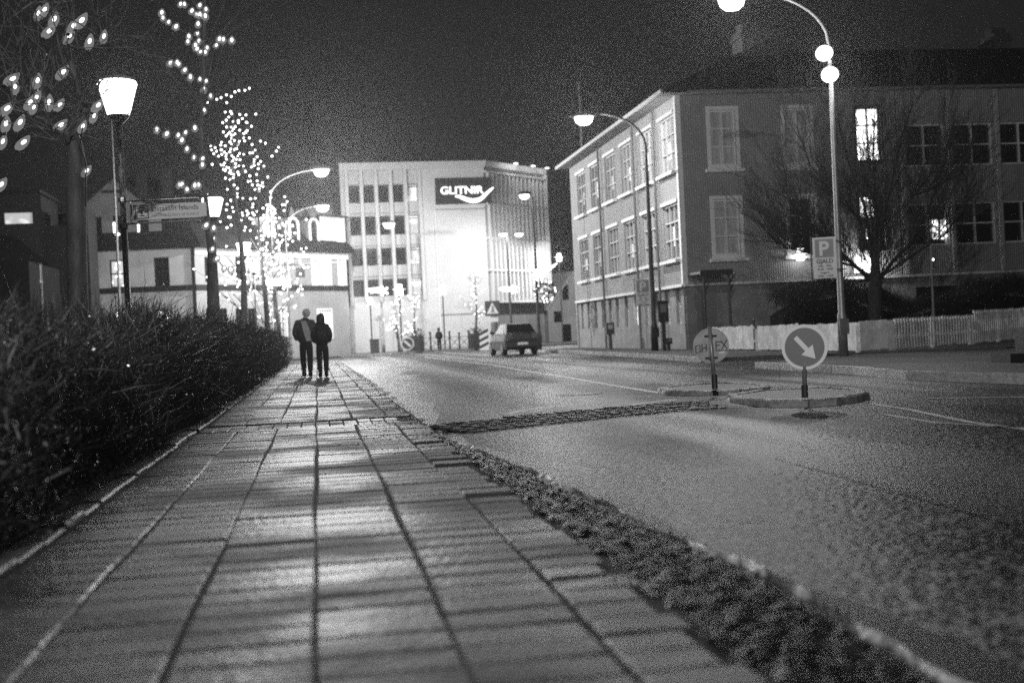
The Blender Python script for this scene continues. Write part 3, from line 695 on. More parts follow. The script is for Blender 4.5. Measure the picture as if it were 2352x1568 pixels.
# mansard and gables
def slopes(f, z0, z1, run, over, u0=-.5, u1=None):
    u1 = f.len if u1 is None else u1
    return [f.P(u0, z0, over), f.P(u1, z0, over), f.P(u1, z1, -run), f.P(u0, z1, -run)]
mb = MB(); za = ev-.02; zr = f1.uv(300, 490)[1]
low = [tuple(f1.P(-.6, za, .7)), tuple(f1.P(f1.len+.5, za, .7)), tuple(f2.P(f2.len+.3, za, .6)), tuple(f2.P(f2.len+.3, za, -10)), (-18.8, 94, za)]
top = [tuple(f1.P(.2, zr+.3, -1.8)), tuple(f1.P(f1.len-.8, zr+.3, -1.8)), tuple(f2.P(f2.len-.2, zr+.3, -1.6)), tuple(f2.P(f2.len-.2, zr+.3, -9)), (-18, 92.5, zr+.3)]
n_ = 5; mb.add(low+[(x, y, z+.18) for x, y, z in low]+top, [tuple(range(4, -1, -1))]+[(i, (i+1) % n_, n_+(i+1) % n_, n_+i) for i in range(n_)]+[(n_+i, n_+(i+1) % n_, 2*n_+(i+1) % n_, 2*n_+i) for i in range(n_)]+[tuple(10+i for i in range(5))])
RH = mb.build('roof', mat('dark_tiles', .022, .9, .1, vary=.3, vscale=4, bump=.6, bscale=12), HB)
# attic storey with big gable on face one
zat0 = f1.uv(300, 553)[1]; 
ga = f1.uv(*z2(690, 262))[0]; gp, gz = f1.uv(*z2(905, -20)); gb = f1.uv(392, 455)[0]; gw = 2.7
mb = MB(); ge = f1.uv(250, 480)[1]
ha = [hole(f1, z2(700, 310), z2(805, 495)), hole(f1, z2(885, 300), z2(980, 495)), hole(f1, z2(1080, 330), z2(1180, 500))]
u0, u1 = gp-gw, gp+gw
u0 = min(u0, ha[0][0]-.2); u1 = max(u1, ha[2][1]+.25)
f1.wall(mb, u0, u1, ev+.1, ge, ha, depth=.2, n=-.3)
V_ = [f1.P(u0, ge, -.3), f1.P(u1, ge, -.3), f1.P(gp, gz, -.3)]; mb.add(V_, [(0, 1, 2)])
mb.build('gable_wall', mat('gable_wall', .22, .8, .2, vary=.2, vscale=1), HB)
for i, h in enumerate(ha):
    hh = h; f1b = f1; save = f1.p.copy(); f1.p = f1.p+f1.n*(-.3)
    f1.window(HB, hh, HD, GLASS, cols=2, rows=2, fw_=.09, bar=.04, n0=-.19, n1=-.05)
    if i > 0:
        mb = MB(); uu = (h[0]+h[1])/2; mb.ball(f1.P(uu-.05, h[2]+.28, .05), .2, 10, 8); f1.box(mb, h[0]+.02, h[0]+.12, h[2]+.1, h[2]+1.15, -.04, .02); mb.build('window_candle', emit('candle', 6, False), HB)
    f1.p = save
mb = MB()
for sgn, ue in ((-1, u0-.5), (1, u1+.5)):
    a = f1.P(gp, gz+.15, .25); b = f1.P(ue, ge-.5, .25); a2 = f1.P(gp, gz+.15, -7); b2 = f1.P(ue, ge-.5, -7)
    dn = np.array([0, 0, -.22]); q = [b+dn, a+dn, a2+dn, b2+dn, b, a, a2, b2]
    if sgn > 0: q = [a+dn, b+dn, b2+dn, a2+dn, a, b, b2, a2]
    mb.hexa(q)
mb.build('gable_roof', HD, RH)
mb = MB(); mb.tube([f1.P(gp, gz-.6, .1), f1.P(gp, gz+1.2, .1)], .04, 6); f1.box(mb, gp-.6, gp+.6, gz-1.1, gz-.95, .0, .1); mb.build('finial', HD, RH)
for (x, y0, y1) in ((380, 388, 430), (322, 398, 430)):
    c = MB(); p = atY(x, y0, 86); c.box(p[0]-.35, p[0]+.35, 86, 86.8, 8, p[2]); c.box(p[0]-.45, p[0]+.45, 85.9, 86.9, p[2]-.2, p[2]); c.build('chimney', HD, RH)
# dark upper roof ridge
mb = MB(); r1 = atY(300, 405, 88); r0 = atY(400, 440, 84)
mb.add([(-13, 82.8, 9.4), (-5, 82.8, 9.0), (-5, 92, 9.0), (-13, 92, 9.4), (-12, 88, r1[2]), (-7.5, 88, r1[2]-.6)], [(0, 1, 5, 4), (1, 2, 5), (2, 3, 4, 5), (3, 0, 4), (3, 2, 1, 0)]); mb.build('upper_roof', HD, RH)
# dormers with arched pale frames on face two
for x0, x1, y0, y1, lit in ((612, 626, 495, 552, 1), (662, 682, 500, 553, 0), (709, 728, 502, 553, 0)):
    a = Hpx(f2, x0, y0, x1, y1); mb = MB(); cxu = (a[0]+a[1])/2; r = (a[1]-a[0])/2
    pts = [f2.P(a[0], a[2], .05)]+[f2.P(cxu-r*math.cos(t), a[3]-r+r*math.sin(t), .05) for t in np.linspace(0, PI, 9)]+[f2.P(a[1], a[2], .05)]
    mb.tube(pts, .1, 6); d_ = mb.build('dormer_frame', HTR, RH)
    mb = MB(); f2.box(mb, a[0], a[1], a[2], a[3]-r*.3, -1.2, .0); mb.build('dormer_glass', CURT if lit else GLASS, d_)
    mb = MB(); f2.box(mb, a[0]-.25, a[1]+.25, a[2]-.1, a[3]-.1, -1.5, -.05); mb.add([f2.P(cxu-.35, a[3]+.15, -.0), f2.P(cxu+.35, a[3]+.15, -.0), f2.P(cxu, a[3]+.85, -.1)], [(0, 1, 2)]); mb.build('dormer_body', HTR if lit else mat('grey_lead', .12, .6, .4), d_)
# attic bay at the right end
a = Hpx(f2, 735, 497, 793, 575); w_ = Hpx(f2, 773, 505, 789, 552)
mb = MB(); f2.wall(mb, a[0]-.1, f2.len, ev2, a[3], [(w_[0], min(w_[1], f2.len-.3), w_[2], w_[3])], n=.02, depth=.2); mb.build('bay_wall', HW, HB)
f2.window(HB, (w_[0], min(w_[1], f2.len-.3), w_[2], w_[3]), HTR, LITW, cols=1, rows=2, casing=.12)
mb = MB(); f2.box(mb, a[0]-.2, f2.len+.1, a[3], a[3]+.12, -3, .3); f2.box(mb, a[0]-.1, f2.len, ev2, a[3]-.01, -3, -.2); mb.build('bay_roof', HD, HB)
mb = MB(); mb.prism([tuple(f1.P(.05, 0, -.25)[:2]), tuple(f1.P(f1.len-.1, 0, -.3)[:2]), tuple(f2.P(f2.len, 0, -.25)[:2]), tuple(f2.P(f2.len, 0, -9)[:2]), (-18, 93)], -.02, ev-.05); mb.build('inner_body', mat('interior_dark', .02), HB)
# lit notice window on the ground floor
a = Hpx(f2, 735, 722, 754, 748); mb = MB(); f2.box(mb, a[0], a[1], a[2], a[3], -.04, .02); mb.build('lit_notice', LITB, HB)
# bell-shaped turret
tb = at(735, 800, 97); T = thing('turret', (tb[0], tb[1], 0), 'dark bell-shaped turret with a tall flared spire behind the corner house', 'turret')
def th(y): return at(735, y, 97)[2]
rr = lambda px: px/2900*97/2
mb = MB(); mb.lathe([(rr(100), 0), (rr(100), th(478))], (tb[0], tb[1], 0), 20); mb.build('drum', mat('gable_wall', .2), T)
mb = MB(); mb.lathe([(rr(124), th(482)), (rr(128), th(470)), (rr(122), th(440)), (rr(112), th(415)), (rr(92), th(395)), (rr(70), th(378)), (rr(50), th(355)), (rr(36), th(325)), (rr(28), th(295)), (rr(26), th(270)), (rr(30), th(266)), (rr(26), th(262)), (rr(10), th(248))], (tb[0], tb[1], 0), 24); mb.build('spire', mat('slate', .012, .95, .0, vary=.3, vscale=3), T, smooth=False)

# ------------------------------------------------------------------ low house far left with arched wall
GB = thing('arched_house', (-24, 66, 0), 'low dark house with a row of arched windows at the left edge', 'house')
f3 = Fac((-30, 66), at(105, 800, 66)[:2]); mb = MB(); e3 = f3.uv(60, 605)[1]
ar = [Hpx(f3, x-6, 650, x+6, 720) for x in (8, 34, 62, 88)]
f3.wall(mb, 0, f3.len, 0, e3, ar, depth=.3); mb.build('wall', HW, GB)
for h in ar: f3.window(GB, h, HD, GLASS, cols=1, rows=2, fw_=.05)
mb = MB()
for h in ar:
    c_ = (h[0]+h[1])/2; r = (h[1]-h[0])/2; mb.tube([f3.P(c_-r*1.1*math.cos(t), h[3]+r*.9*math.sin(t), .03) for t in np.linspace(0, PI, 9)], .06, 6)
mb.build('arch_trim', HTR, GB)
mb = MB(); q = f3.uv(60, 540)[1]
mb.add([tuple(f3.P(-.3, e3, .5)), tuple(f3.P(f3.len+.3, e3, .5)), tuple(f3.P(f3.len-1.5, q+.4, -4)), tuple(f3.P(-.3, q+.4, -4)), tuple(f3.P(-.3, e3, -9)), tuple(f3.P(f3.len+.3, e3, -9))], [(0, 1, 2, 3), (1, 5, 2), (5, 4, 3, 2), (0, 3, 4), (0, 4, 5, 1)]); r3 = mb.build('roof', HD, GB)
mb = MB(); mb.box(f3.P(.1, 0, 0)[0], f3.P(f3.len-.1, 0, 0)[0], 66.4, 74, 0, e3-.05); mb.build('inner_body', mat('interior_dark', .02), GB)
GD = thing('attic_house', (-24, 75, 0), 'dark gabled house whose attic window glows behind the low arched house', 'house')
f4 = Fac((-28, 75), (-17.5, 75)); mb = MB(); zt4 = f4.uv(40, 445)[1]; wv = Hpx(f4, 6, 487, 76, 516); ux = f4.uv(92, 480)[0]
f4.wall(mb, 0, ux, 0, zt4, [wv], depth=.15); mb.build('wall', mat('black_board', .02, .8), GD)
f4.window(GD, wv, HD, emit_noise('attic_glow', .35, 2.6, .8, .62, .1), cols=1, rows=1, fw_=.06)
mb = MB(); f4.box(mb, -.2, ux+.1, zt4, zt4+.2, -5, .3); mb.add([f4.P(ux, 5.8, 0), f4.P(ux+.4, 5.8, 0), f4.P(ux, zt4, 0)], [(0, 1, 2)]); f4.box(mb, .1, ux, 0, zt4-.05, -5, -.3)
mb.build('roof', HD, GD)
mb = MB(); f4.box(mb, 0, f4.uv(125, 0)[0], 0, f4.uv(110, 518)[1], -3, -.05); f4.box(mb, f4.uv(135, 0)[0], f4.uv(175, 0)[0], 0, f4.uv(150, 480)[1], -3, -.06); mb.build('side_range', HD, GD)

# ------------------------------------------------------------------ small white gabled house and dark block down the street
p = at(1300, 800, 112); WG = thing('white_gable_house', (p[0], p[1], 0), 'small white gabled house seen between the office building and the ribbed building', 'house')
f5 = Fac(at(1262, 800, 110)[:2], at(1345, 800, 112)[:2]); pk = f5.uv(1314, 632); ea = f5.uv(1300, 705)[1]
WGW = mat('white_house', .7, .6, .3)
hh = [Hpx(f5, 1290, 655, 1304, 688), Hpx(f5, 1292, 745, 1312, 785), Hpx(f5, 1272, 715, 1290, 740)]
mb = MB(); f5.wall(mb, 0, f5.len, 0, ea, [h for h in hh if h[3] < ea], depth=.2); mb.build('wall', WGW, WG)
mb = MB(); f5.box(mb, .2, f5.len, 0, ea-.1, -6, -.25); mb.add([f5.P(-.2, ea, 0), f5.P(f5.len+1.3, ea, 0), f5.P(pk[0], pk[1]+.2, 0)], [(0, 1, 2)]); f5.box(mb, hh[0][0], hh[0][1], hh[0][2], hh[0][3], .004, .05); mb.build('gable', WGW, WG)
for h in hh: 
    if h[3] < ea: f5.window(WG, h, HD, GLASS, cols=2, rows=2)
mb = MB(); f5.box(mb, hh[0][0], hh[0][1], hh[0][2], hh[0][3], .051, .06); mb.build('pane', GLASS, WG)
mb = MB()
for ue in (-.3, f5.len+1.4):
    a = f5.P(pk[0], pk[1]+.35, .3); b = f5.P(ue, ea-.1, .3); a2 = f5.P(pk[0], pk[1]+.35, -6); b2 = f5.P(ue, ea-.1, -6); dn = np.array([0, 0, -.2])
    mb.hexa([b+dn, a+dn, a2+dn, b2+dn, b, a, a2, b2] if ue < 0 else [a+dn, b+dn, b2+dn, a2+dn, a, b, b2, a2])
mb.build('roof', TRIM, WG)
p = at(1300, 800, 135); DB = thing('dark_block', (p[0], p[1], 0), 'tall dark building in the gap behind the small white gabled house', 'building')
f6 = Fac(at(1270, 800, 135)[:2], at(1360, 800, 136)[:2]); zt6 = f6.uv(1300, 500)[1]
h6 = [(.6+i*1.5, 1.4+i*1.5, 3+j*2.7, 4.4+j*2.7) for i in range(3) for j in range(4)]
mb = MB(); f6.wall(mb, 0, f6.len, 0, zt6, h6, depth=.2); mb.build('wall', mat('dark_wall', .12, .8), DB)
for i, h in enumerate(h6): f6.window(DB, h, HD, GLASS, cols=1, rows=1)
mb = MB(); f6.box(mb, .05, f6.len, 0, zt6-.05, -6, -.26); f6.box(mb, -.2, f6.len+.2, zt6, zt6+.2, -6, .3); mb.build('roof', HD, DB)
# ------------------------------------------------------------------ street lamps on tall curved poles
LENS = emit('lamp_lens', 9, False); PW_B, PW_A, PW_F, PW_E, PW_R, PW_DIM = 2100, 1050, 7200, 600, 9500, 40
POLEM = mat('pole_steel', .3, .38, .6, metal=.35, vary=.25, vscale=5)
def street_lamp(base, head, label, r=.085, straight=False, dark=False, k=1.0, style='arc', hd=None, group='tall street lamps with curved arms', power=PW_B):
    base = np.array([base[0], base[1], base[2] if len(base) > 2 else 0.]); head = np.array(head, float)
    t = thing('street_lamp', base, label, 'street lamp', group)
    d = head-base; d[2] = 0; L_ = np.linalg.norm(d); dh = d/L_
    ztop = head[2]
    m = DARKM if dark else POLEM
    g = MB()
    if style == 'arc':
        R = min(L_*1.0, 2.2); zs = ztop-R*.62
        P = [base+np.array([0, 0, z]) for z in (0, .9, 1.0, 2.5, 5, zs)]; rads = [r*1.25, r*1.25, r*.95, r*.85, r*.7, r*.55]
        for a in np.linspace(.15, 1, 10):
            an = a*PI/2; P.append(base+np.array([0, 0, zs])+dh*(L_-.15)*(1-math.cos(an))+np.array([0, 0, (ztop-zs)*math.sin(an)])); rads.append(r*.5-.012*a)
        g.tube(P, rads, 10); g.build('pole', m, t, smooth=True)
    else:
        g.tube([base+np.array([0, 0, z]) for z in (0, .9, 1., 4, ztop-.12)], [r*1.25, r*1.25, r*.9, r*.75, r*.6], 10); g.build('pole', m, t, smooth=True)
        g = MB(); g.tube([base+np.array([0, 0, ztop-.2]), base+dh*(L_*.5)+np.array([0, 0, ztop-.02]), base+dh*(L_-.1)+np.array([0, 0, ztop])], .03, 8); g.build('arm', m, t)
    if hd is not None: dh = np.array([hd[0], hd[1], 0.])/math.hypot(*hd)
    ax, ay = dh, np.array([-dh[1], dh[0], 0])
    def fr_(p): return head+ax*p[0]+ay*p[1]+np.array([0, 0, p[2]])
    g = MB(); g.lathe([(.02, .17), (.14, .155), (.22, .1), (.25, .03), (.245, 0)], (.1, 0, 0), 16, sx=1.5*k, sy=.85*k).xform(fr_); h = g.build('lamp_head', DARKM, t, smooth=True)
    g = MB(); g.lathe([(.02, -.24*k), (.10, -.225*k), (.17, -.15*k), (.2, -.02), (.2, 0.0)], (.1, 0, 0), 14, sx=1.3*k, sy=.85*k).xform(fr_); ln = g.build('lens', LENS, h, smooth=True); glow(h, head+ax*.1-np.array([0, 0, .1*k]), power, .1*k, ln)
    g = MB(); q = base; g.box(q[0]-r*1.3, q[0]+r*1.3, q[1]-r*1.45, q[1]-r*1.2, q[2]+.5, q[2]+.85); g.build('service_hatch', m, t)
    return t
bA = gnd(1938, 818, .1); dA = float((bA-O3)@fw)
A = street_lamp(bA, at(1690, -4, dA), 'tall lamp post in front of the picket fence, two round lamps on its shaft', r=.085, k=1.2, power=PW_A)
for i, (x, y) in enumerate(((1893, 122), (1906, 171))):
    c = at(x, y, dA-.15); ax = np.array([-.25, -.75, -.6]); ax /= np.linalg.norm(ax); s1_ = np.cross(ax, [0, 0, 1]); s1_ /= np.linalg.norm(s1_); s2_ = np.cross(ax, s1_)
    def fr_(p): return c+s1_*p[0]+s2_*p[1]+ax*p[2]
    g = MB(); g.lathe([(.03, -.18), (.12, -.15), (.2, -.02), (.21, .02), (.2, .02)], n=16).xform(fr_); h = g.build('spot_lamp', DARKM, A, smooth=True)
    g = MB(); g.lathe([(.19, .0), (.19, .03), (.15, .09), (.06, .12), (.01, .125)], n=16).xform(fr_); ln = g.build('lens', LENS, h, smooth=True); glow(h, c+ax*.05, 260, .07, ln)
    g = MB(); g.tube([c-ax*.15, at(x+6, y+5, dA)], .02, 6); g.build('bracket', DARKM, h)
bB = at(1505, 809, 46.2); bB[2] = .1; dB = 46.2
Bl = street_lamp(bB, at(1347, 268, dB), 'tall curved lamp post beside the ribbed building, parking sign on its shaft', r=.11, dark=True, k=1.35)
c = at(636, 800, 62.5); street_lamp((c[0], c[1], 0), at(733, 390, 62.5), 'curved lamp arching out of the lit trees, upper of the two lamps by the turret', r=.08, k=1.5, power=PW_F)
c = at(668, 800, 79); street_lamp((c[0], c[1], 0), at(737, 473, 79), 'curved lamp below the spire, lower of the two lamps by the turret', r=.08, k=1.6, power=PW_F)
c = at(882, 811, 88); street_lamp((c[0], c[1], .1), at(890, 513, 88), 'straight lamp post before the window wall of the pale office building', style='bar', k=1.6, r=.09, power=PW_E)
c = at(1240, 809, 62.8); street_lamp((c[0], c[1], 0.), at(1209, 447, 62.8), 'tall lamp post with short arm behind the parked car', style='bar', k=1.0, dark=True, r=.09, power=PW_DIM)
# double headed lamp by the bank corner
dG = 91.; cb = at(1177, 800, dG); g2 = thing('street_lamp', (cb[0], cb[1], .1), 'twin-headed lamp post at the corner of the pale office building', 'street lamp', 'tall street lamps with curved arms')
zG = at(1172, 540, dG)[2]; g = MB(); g.tube([(cb[0], cb[1], .1), (cb[0], cb[1], zG)], [.09, .06], 8); g.build('pole', DARKM, g2)
for x in (1155, 1192):
    h = at(x, 537, dG); g = MB(); g.tube([(cb[0], cb[1], zG-.1), h+np.array([0, 0, .08])], .03, 6); g.build('arm', DARKM, g2)
    g = MB(); g.lathe([(.02, .12), (.2, .1), (.34, .0)], h, 14); hh_ = g.build('lamp_head', DARKM, g2); g = MB(); g.lathe([(.3, -.01), (.28, -.1), (.15, -.2), (.01, -.22)][::-1], h, 14); ln = g.build('lens', LENS, hh_); glow(hh_, h+np.array([0, 0, -.1]), 900, .1, ln)

# ------------------------------------------------------------------ lantern posts along the pavement
LANT = emit('lantern_glass', 6, False)
def lantern(base, k=1.0, h=4.78, label='', pr=.05, m=None):
    t = thing('lantern_post', (base[0], base[1], 0), label, 'lantern', 'lantern posts along the left pavement')
    b = np.array([base[0], base[1], 0.]); zb = h-.29
    g = MB(); g.tube([b, b+[0, 0, .8], b+[0, 0, .85], b+[0, 0, zb-.12]], [pr*1.4, pr*1.4, pr, pr*.85], 10); g.build('pole', POLEM, t, smooth=True)
    g = MB(); g.lathe([(.045, zb-.14), (.08, zb-.1), (.15, zb-.03), (.165, zb-.001)], b, 16); g.build('collar', DARKM, t)
    g = MB(); g.lathe([(.155, zb), (.165, zb+.02), (.27, zb+.40), (.29, zb+.46), (.27, zb+.50)], b, 20); gl = g.build('glass', LANT, t); glow(t, b+[0, 0, zb+.28], 300, .1, gl)
    g = MB(); g.lathe([(.275, zb+.501), (.24, zb+.55), (.12, zb+.59), (.02, zb+.61)], b, 20); g.build('cap', mat('cap_grey', .35, .5, .4), t)
    return t
lab = ['lantern on a post beside the nearest lit tree, gallery sign fixed to it', 'lantern just past the end of the gallery sign', 'lantern among the small lights of the middle trees', 'lantern directly below and right of the one among the small lights', 'lantern nearest the walking couple beside the comet light']
for i, (x, y) in enumerate(((-2.76, 19.5), (-2.6, 34.8), (-2.64, 50.), (-2.8, 61.2), (-2.7, 80.))): lantern((x, y), label=lab[i])
street_lamp((-5.4, -9.2, 0), (-3.4, -9.0, 9.3), 'tall curved lamp post beside the near end of the pavement', r=.085, k=1.2, power=PW_R)
# small brimmed lanterns by the bank and one on the school wall
def brim(c, par, s=1.0, n0=None, lens=None, P=120):
    g = MB(); g.lathe([(.5*s, -.02), (.5*s, .02), (.2*s, .06)], c, 20); h = g.build('brim', WHITEM, par)
    g = MB(); g.lathe([(.22*s, -.45*s), (.26*s, -.40*s), (.27*s, -.03)], c, 16); ln = g.build('glass', lens or emit('brim_glass', 6, False), h); glow(h, np.array(c)-[0, 0, .2*s], P, .08*s, ln)
    g = MB(); g.lathe([(.2*s, .07), (.22*s, .3*s), (.1*s, .36*s)], c, 16); g.build('top_glass', lens or emit('brim_glass', 6), h)
for (x, y, d, s, l) in ((917, 664, 86, .95, 'brimmed lantern post beside the comet light before the pale office building'), (1016, 664, 90, .9, 'brimmed lantern post before the blank wall of the pale office building'), (850, 690, 92, .6, 'small brimmed lantern left of the straight lamp post'), (1138, 700, 88, .5, 'small brimmed lantern behind the crossing sign'), (1284, 590, 99, .8, 'tall brimmed lantern rising beside the small white gabled house')):
    c = at(x, y, d); PB_ = 1700 if d == 99 else 120; t = thing('brimmed_lantern', (c[0], c[1], .1), l, 'lantern', 'brimmed lanterns by the office building')
    g = MB(); g.tube([(c[0], c[1], .1), (c[0], c[1], c[2]-.4*s)], .05, 8); g.build('pole', DARKM, t); brim(c, t, s, P=PB_)
c = atY(1838, 582, 44.55); t = thing('wall_lamp', (c[0], 44.9, c[2]), 'brimmed lamp glowing on the ribbed front wall left of the parking sign', 'wall lamp')
g = MB(); g.box(c[0]-.04, c[0]+.04, 44.5, 44.88, c[2]-.02, c[2]+.05); g.build('bracket', DARKM, t); brim(c, t, .58, lens=emit('wall_glass', 4, False), P=9)
# glow behind the big tree: floor light on the wall and lit basement sill
c = atY(1985, 612, 44.6); t = thing('bulkhead_lamp', (c[0], 44.9, c[2]), 'bright bulkhead lamp low on the ribbed wall behind the bare tree', 'wall lamp')
g = MB(); g.box(c[0]-.25, c[0]+.25, 44.7, 44.88, c[2]-.2, c[2]+.1); g.build('housing', DARKM, t)
g = MB(); g.box(c[0]-.35, c[0]+.35, 44.45, 44.69, c[2]-.22, c[2]+.35); ln = g.build('lens', emit('bulkhead', 5, False), t); glow(t, (c[0], 44.55, c[2]), 70, .08, ln)

# ------------------------------------------------------------------ comet decorations
COM = emit('comet_tubes', 6, False)
def comet(c, s, direction, label, tail_up=.1):
    c = np.array(c); t = thing('comet_light', c, label, 'light decoration', 'comet lights on the lamp posts'); ux = rt; uz = np.array([0, 0, 1.])
    for k in range(5):
        a = PI/2+2*PI*k/5+.3; g = MB(); g.tube([c+(ux*math.cos(a)+uz*math.sin(a))*s*.1, c+(ux*math.cos(a)+uz*math.sin(a))*s*.52], [s*.14, s*.13], 8); g.ball(c+(ux*math.cos(a)+uz*math.sin(a))*s*.54, s*.13, 8, 6); g.build('star_ray', COM, t)
    for j, (o, l) in enumerate(((.28, 1.75), (.08, 1.55), (-.12, 1.2))):
        P = [c+direction*ux*s*(.45+l*q)+uz*s*(o+tail_up*q*2-.25*q*q*(1 if tail_up < .3 else 0)) for q in np.linspace(0, 1, 7)]; g = MB(); g.tube(P, [s*.13, s*.13, s*.13, s*.12, s*.1, s*.08, s*.05], 8); g.build('tail_tube', COM, t)
    g = MB(); g.tube([c-uz*s*.6+fw*.15, c+uz*s*.6+fw*.15], .03, 6); g.tube([c+fw*.15, c+fw*.15+direction*ux*s*1.8+uz*s*tail_up], .02, 6); g.build('frame', DARKM, t)
comet(at(881, 668, 86.5), .55, -1, 'glowing comet light left of the straight lamp post, tail to the left')
comet(at(655, 650, 61), .50, -1, 'glowing comet light among the tree lights above the walking couple')
comet(at(1180, 665, 88), .48, -1, 'glowing comet light near the twin-headed lamp, tail to the left')
comet(at(1236, 631, 62.3), .44, 1, 'glowing comet light on the post behind the car, tail to the right', .45)

# ------------------------------------------------------------------ trees
BARK = mat('bark', .12, .75, .3, vary=.6, vscale=7, bump=1., bscale=30, stretch=(1, 1, .35))
TWIG = mat('twig', .05, .7, .3)
def grow(p, d, L_, r, lev, out, tips, rnd, spread=.6, up_=.25, kids=4, seg=5, nmin=3):
    P = [p]; R = [r]; d = d/np.linalg.norm(d)
    for i in range(seg):
        d = d+np.array([rnd.gauss(0, .09), rnd.gauss(0, .09), rnd.gauss(0, .06)+up_*.12]); d /= np.linalg.norm(d)
        P.append(P[-1]+d*L_/seg); R.append(r*(1-.72*(i+1)/seg))
    out.append((P, R, lev)); tips.append((P, lev))
    if lev == 0: return
    for k in range(kids):
        i = rnd.randint(1, seg); q = P[i]; az = rnd.uniform(0, 2*PI); a = np.array([math.cos(az), math.sin(az), 0]); b = np.cross(d, a); b /= np.linalg.norm(b)+1e-9
        nd = d*math.cos(spread)+b*math.sin(spread)+np.array([0, 0, up_*.5])
        grow(q, nd, L_*rnd.uniform(.5, .78), max(R[i]*.62, .003), lev-1, out, tips, rnd, spread*rnd.uniform(.8, 1.1), up_, kids, seg, nmin)
def addbranches(out, mb, nb=5, rmin=.0):
    for P, R, lev in out: mb.tube(P, [max(x, .005) for x in R], nb if lev > 0 else 3, cap=False)
def px_poly(pts, d, jit=0): return [at(x, y, d) for x, y in pts]
BULBG = None
def bulb_materials():
    m = bpy.data.materials.new('bulb_glass'); m.use_nodes = True; nt = m.node_tree; N = nt.nodes; L = nt.links
    for n in list(N):
        if n.type == 'BSDF_PRINCIPLED': N.remove(n)
    e = N.new('ShaderNodeEmission'); e.inputs[1].default_value = .24; tr = N.new('ShaderNodeBsdfTransparent'); mx = N.new('ShaderNodeMixShader')
    lw = N.new('ShaderNodeLayerWeight'); lw.inputs[0].default_value = .35; mr = N.new('ShaderNodeMapRange'); mr.inputs[3].default_value = .5; mr.inputs[4].default_value = .5
    L.new(lw.outputs['Facing'], mr.inputs[0]); L.new(mr.outputs[0], mx.inputs[0])
    L.new(tr.outputs[0], mx.inputs[1]); L.new(e.outputs[0], mx.inputs[2]); L.new(mx.outputs[0], [n for n in N if n.type == 'OUTPUT_MATERIAL'][0].inputs[0])
    m.cycles.emission_sampling = 'NONE'; return m
BG = bulb_materials(); FIL = emit('filament', 5, False); SOCK = BLACK
def bulb_mesh(w_, h, lean):
    mb = MB(); sh = lambda p: (p[0]+lean*p[2], p[1], p[2])
    mb.mi = 0; n = MB(); mb.lathe([(w_*.18, -h*.5), (w_*.42, -h*.34), (w_*.5, -h*.1), (w_*.42, h*.15), (w_*.22, h*.38), (w_*.06, h*.5)], n=12)
    mb.mi = 1; mb.ball((0, 0, h*.05), w_*.19, 8, 6, sz=1.5)
    mb.mi = 2; mb.lathe([(w_*.16, -h*.62), (w_*.18, -h*.5)], n=8)
    mb.xform(sh); ob = mb.build('bulb', [BG, FIL, SOCK]); me = ob.data; bpy.data.objects.remove(ob); return me
tiny = MB(); tiny.ball((0, 0, 0), .045, 8, 6); _o = tiny.build('bulb', emit('tiny_bulb', 7, False)); TINY = _o.data; bpy.data.objects.remove(_o)
def lights(name, loc, label, pts, me, sizes=None, cable=None, maxp=100, rest_r=.045):
    t = thing(name, loc, label, 'string lights', 'strings of lights in the street trees')
    if cable:
        g = MB(); [g.tube(c, .007, 4, cap=False) for c in cable]; g.build('cable', BLACK, t)
    pts = sorted(pts, key=lambda p: np.linalg.norm(np.array(p)-O3))
    for i, p in enumerate(pts[:maxp]):
        o = bpy.data.objects.new('bulb', me); C.objects.link(o); o.parent = t; o.location = Vector(np.array(p)-np.array(loc)); s = (sizes or 1)*random.uniform(.85, 1.15); o.scale = (s, s, s); o.rotation_euler = (random.uniform(-.3, .3), random.uniform(-.25, .45), random.uniform(-.5, .5)) if me is not TINY else (0, 0, 0)
    if len(pts) > maxp:
        g = MB(); [g.ball(p, rest_r*(sizes or 1), 8, 6) for p in pts[maxp:]]; tag(g.build('bulbs', emit('tiny_bulb', 12, False), t), kind='stuff')
    return t
GT = 'lit trees along the left pavement'
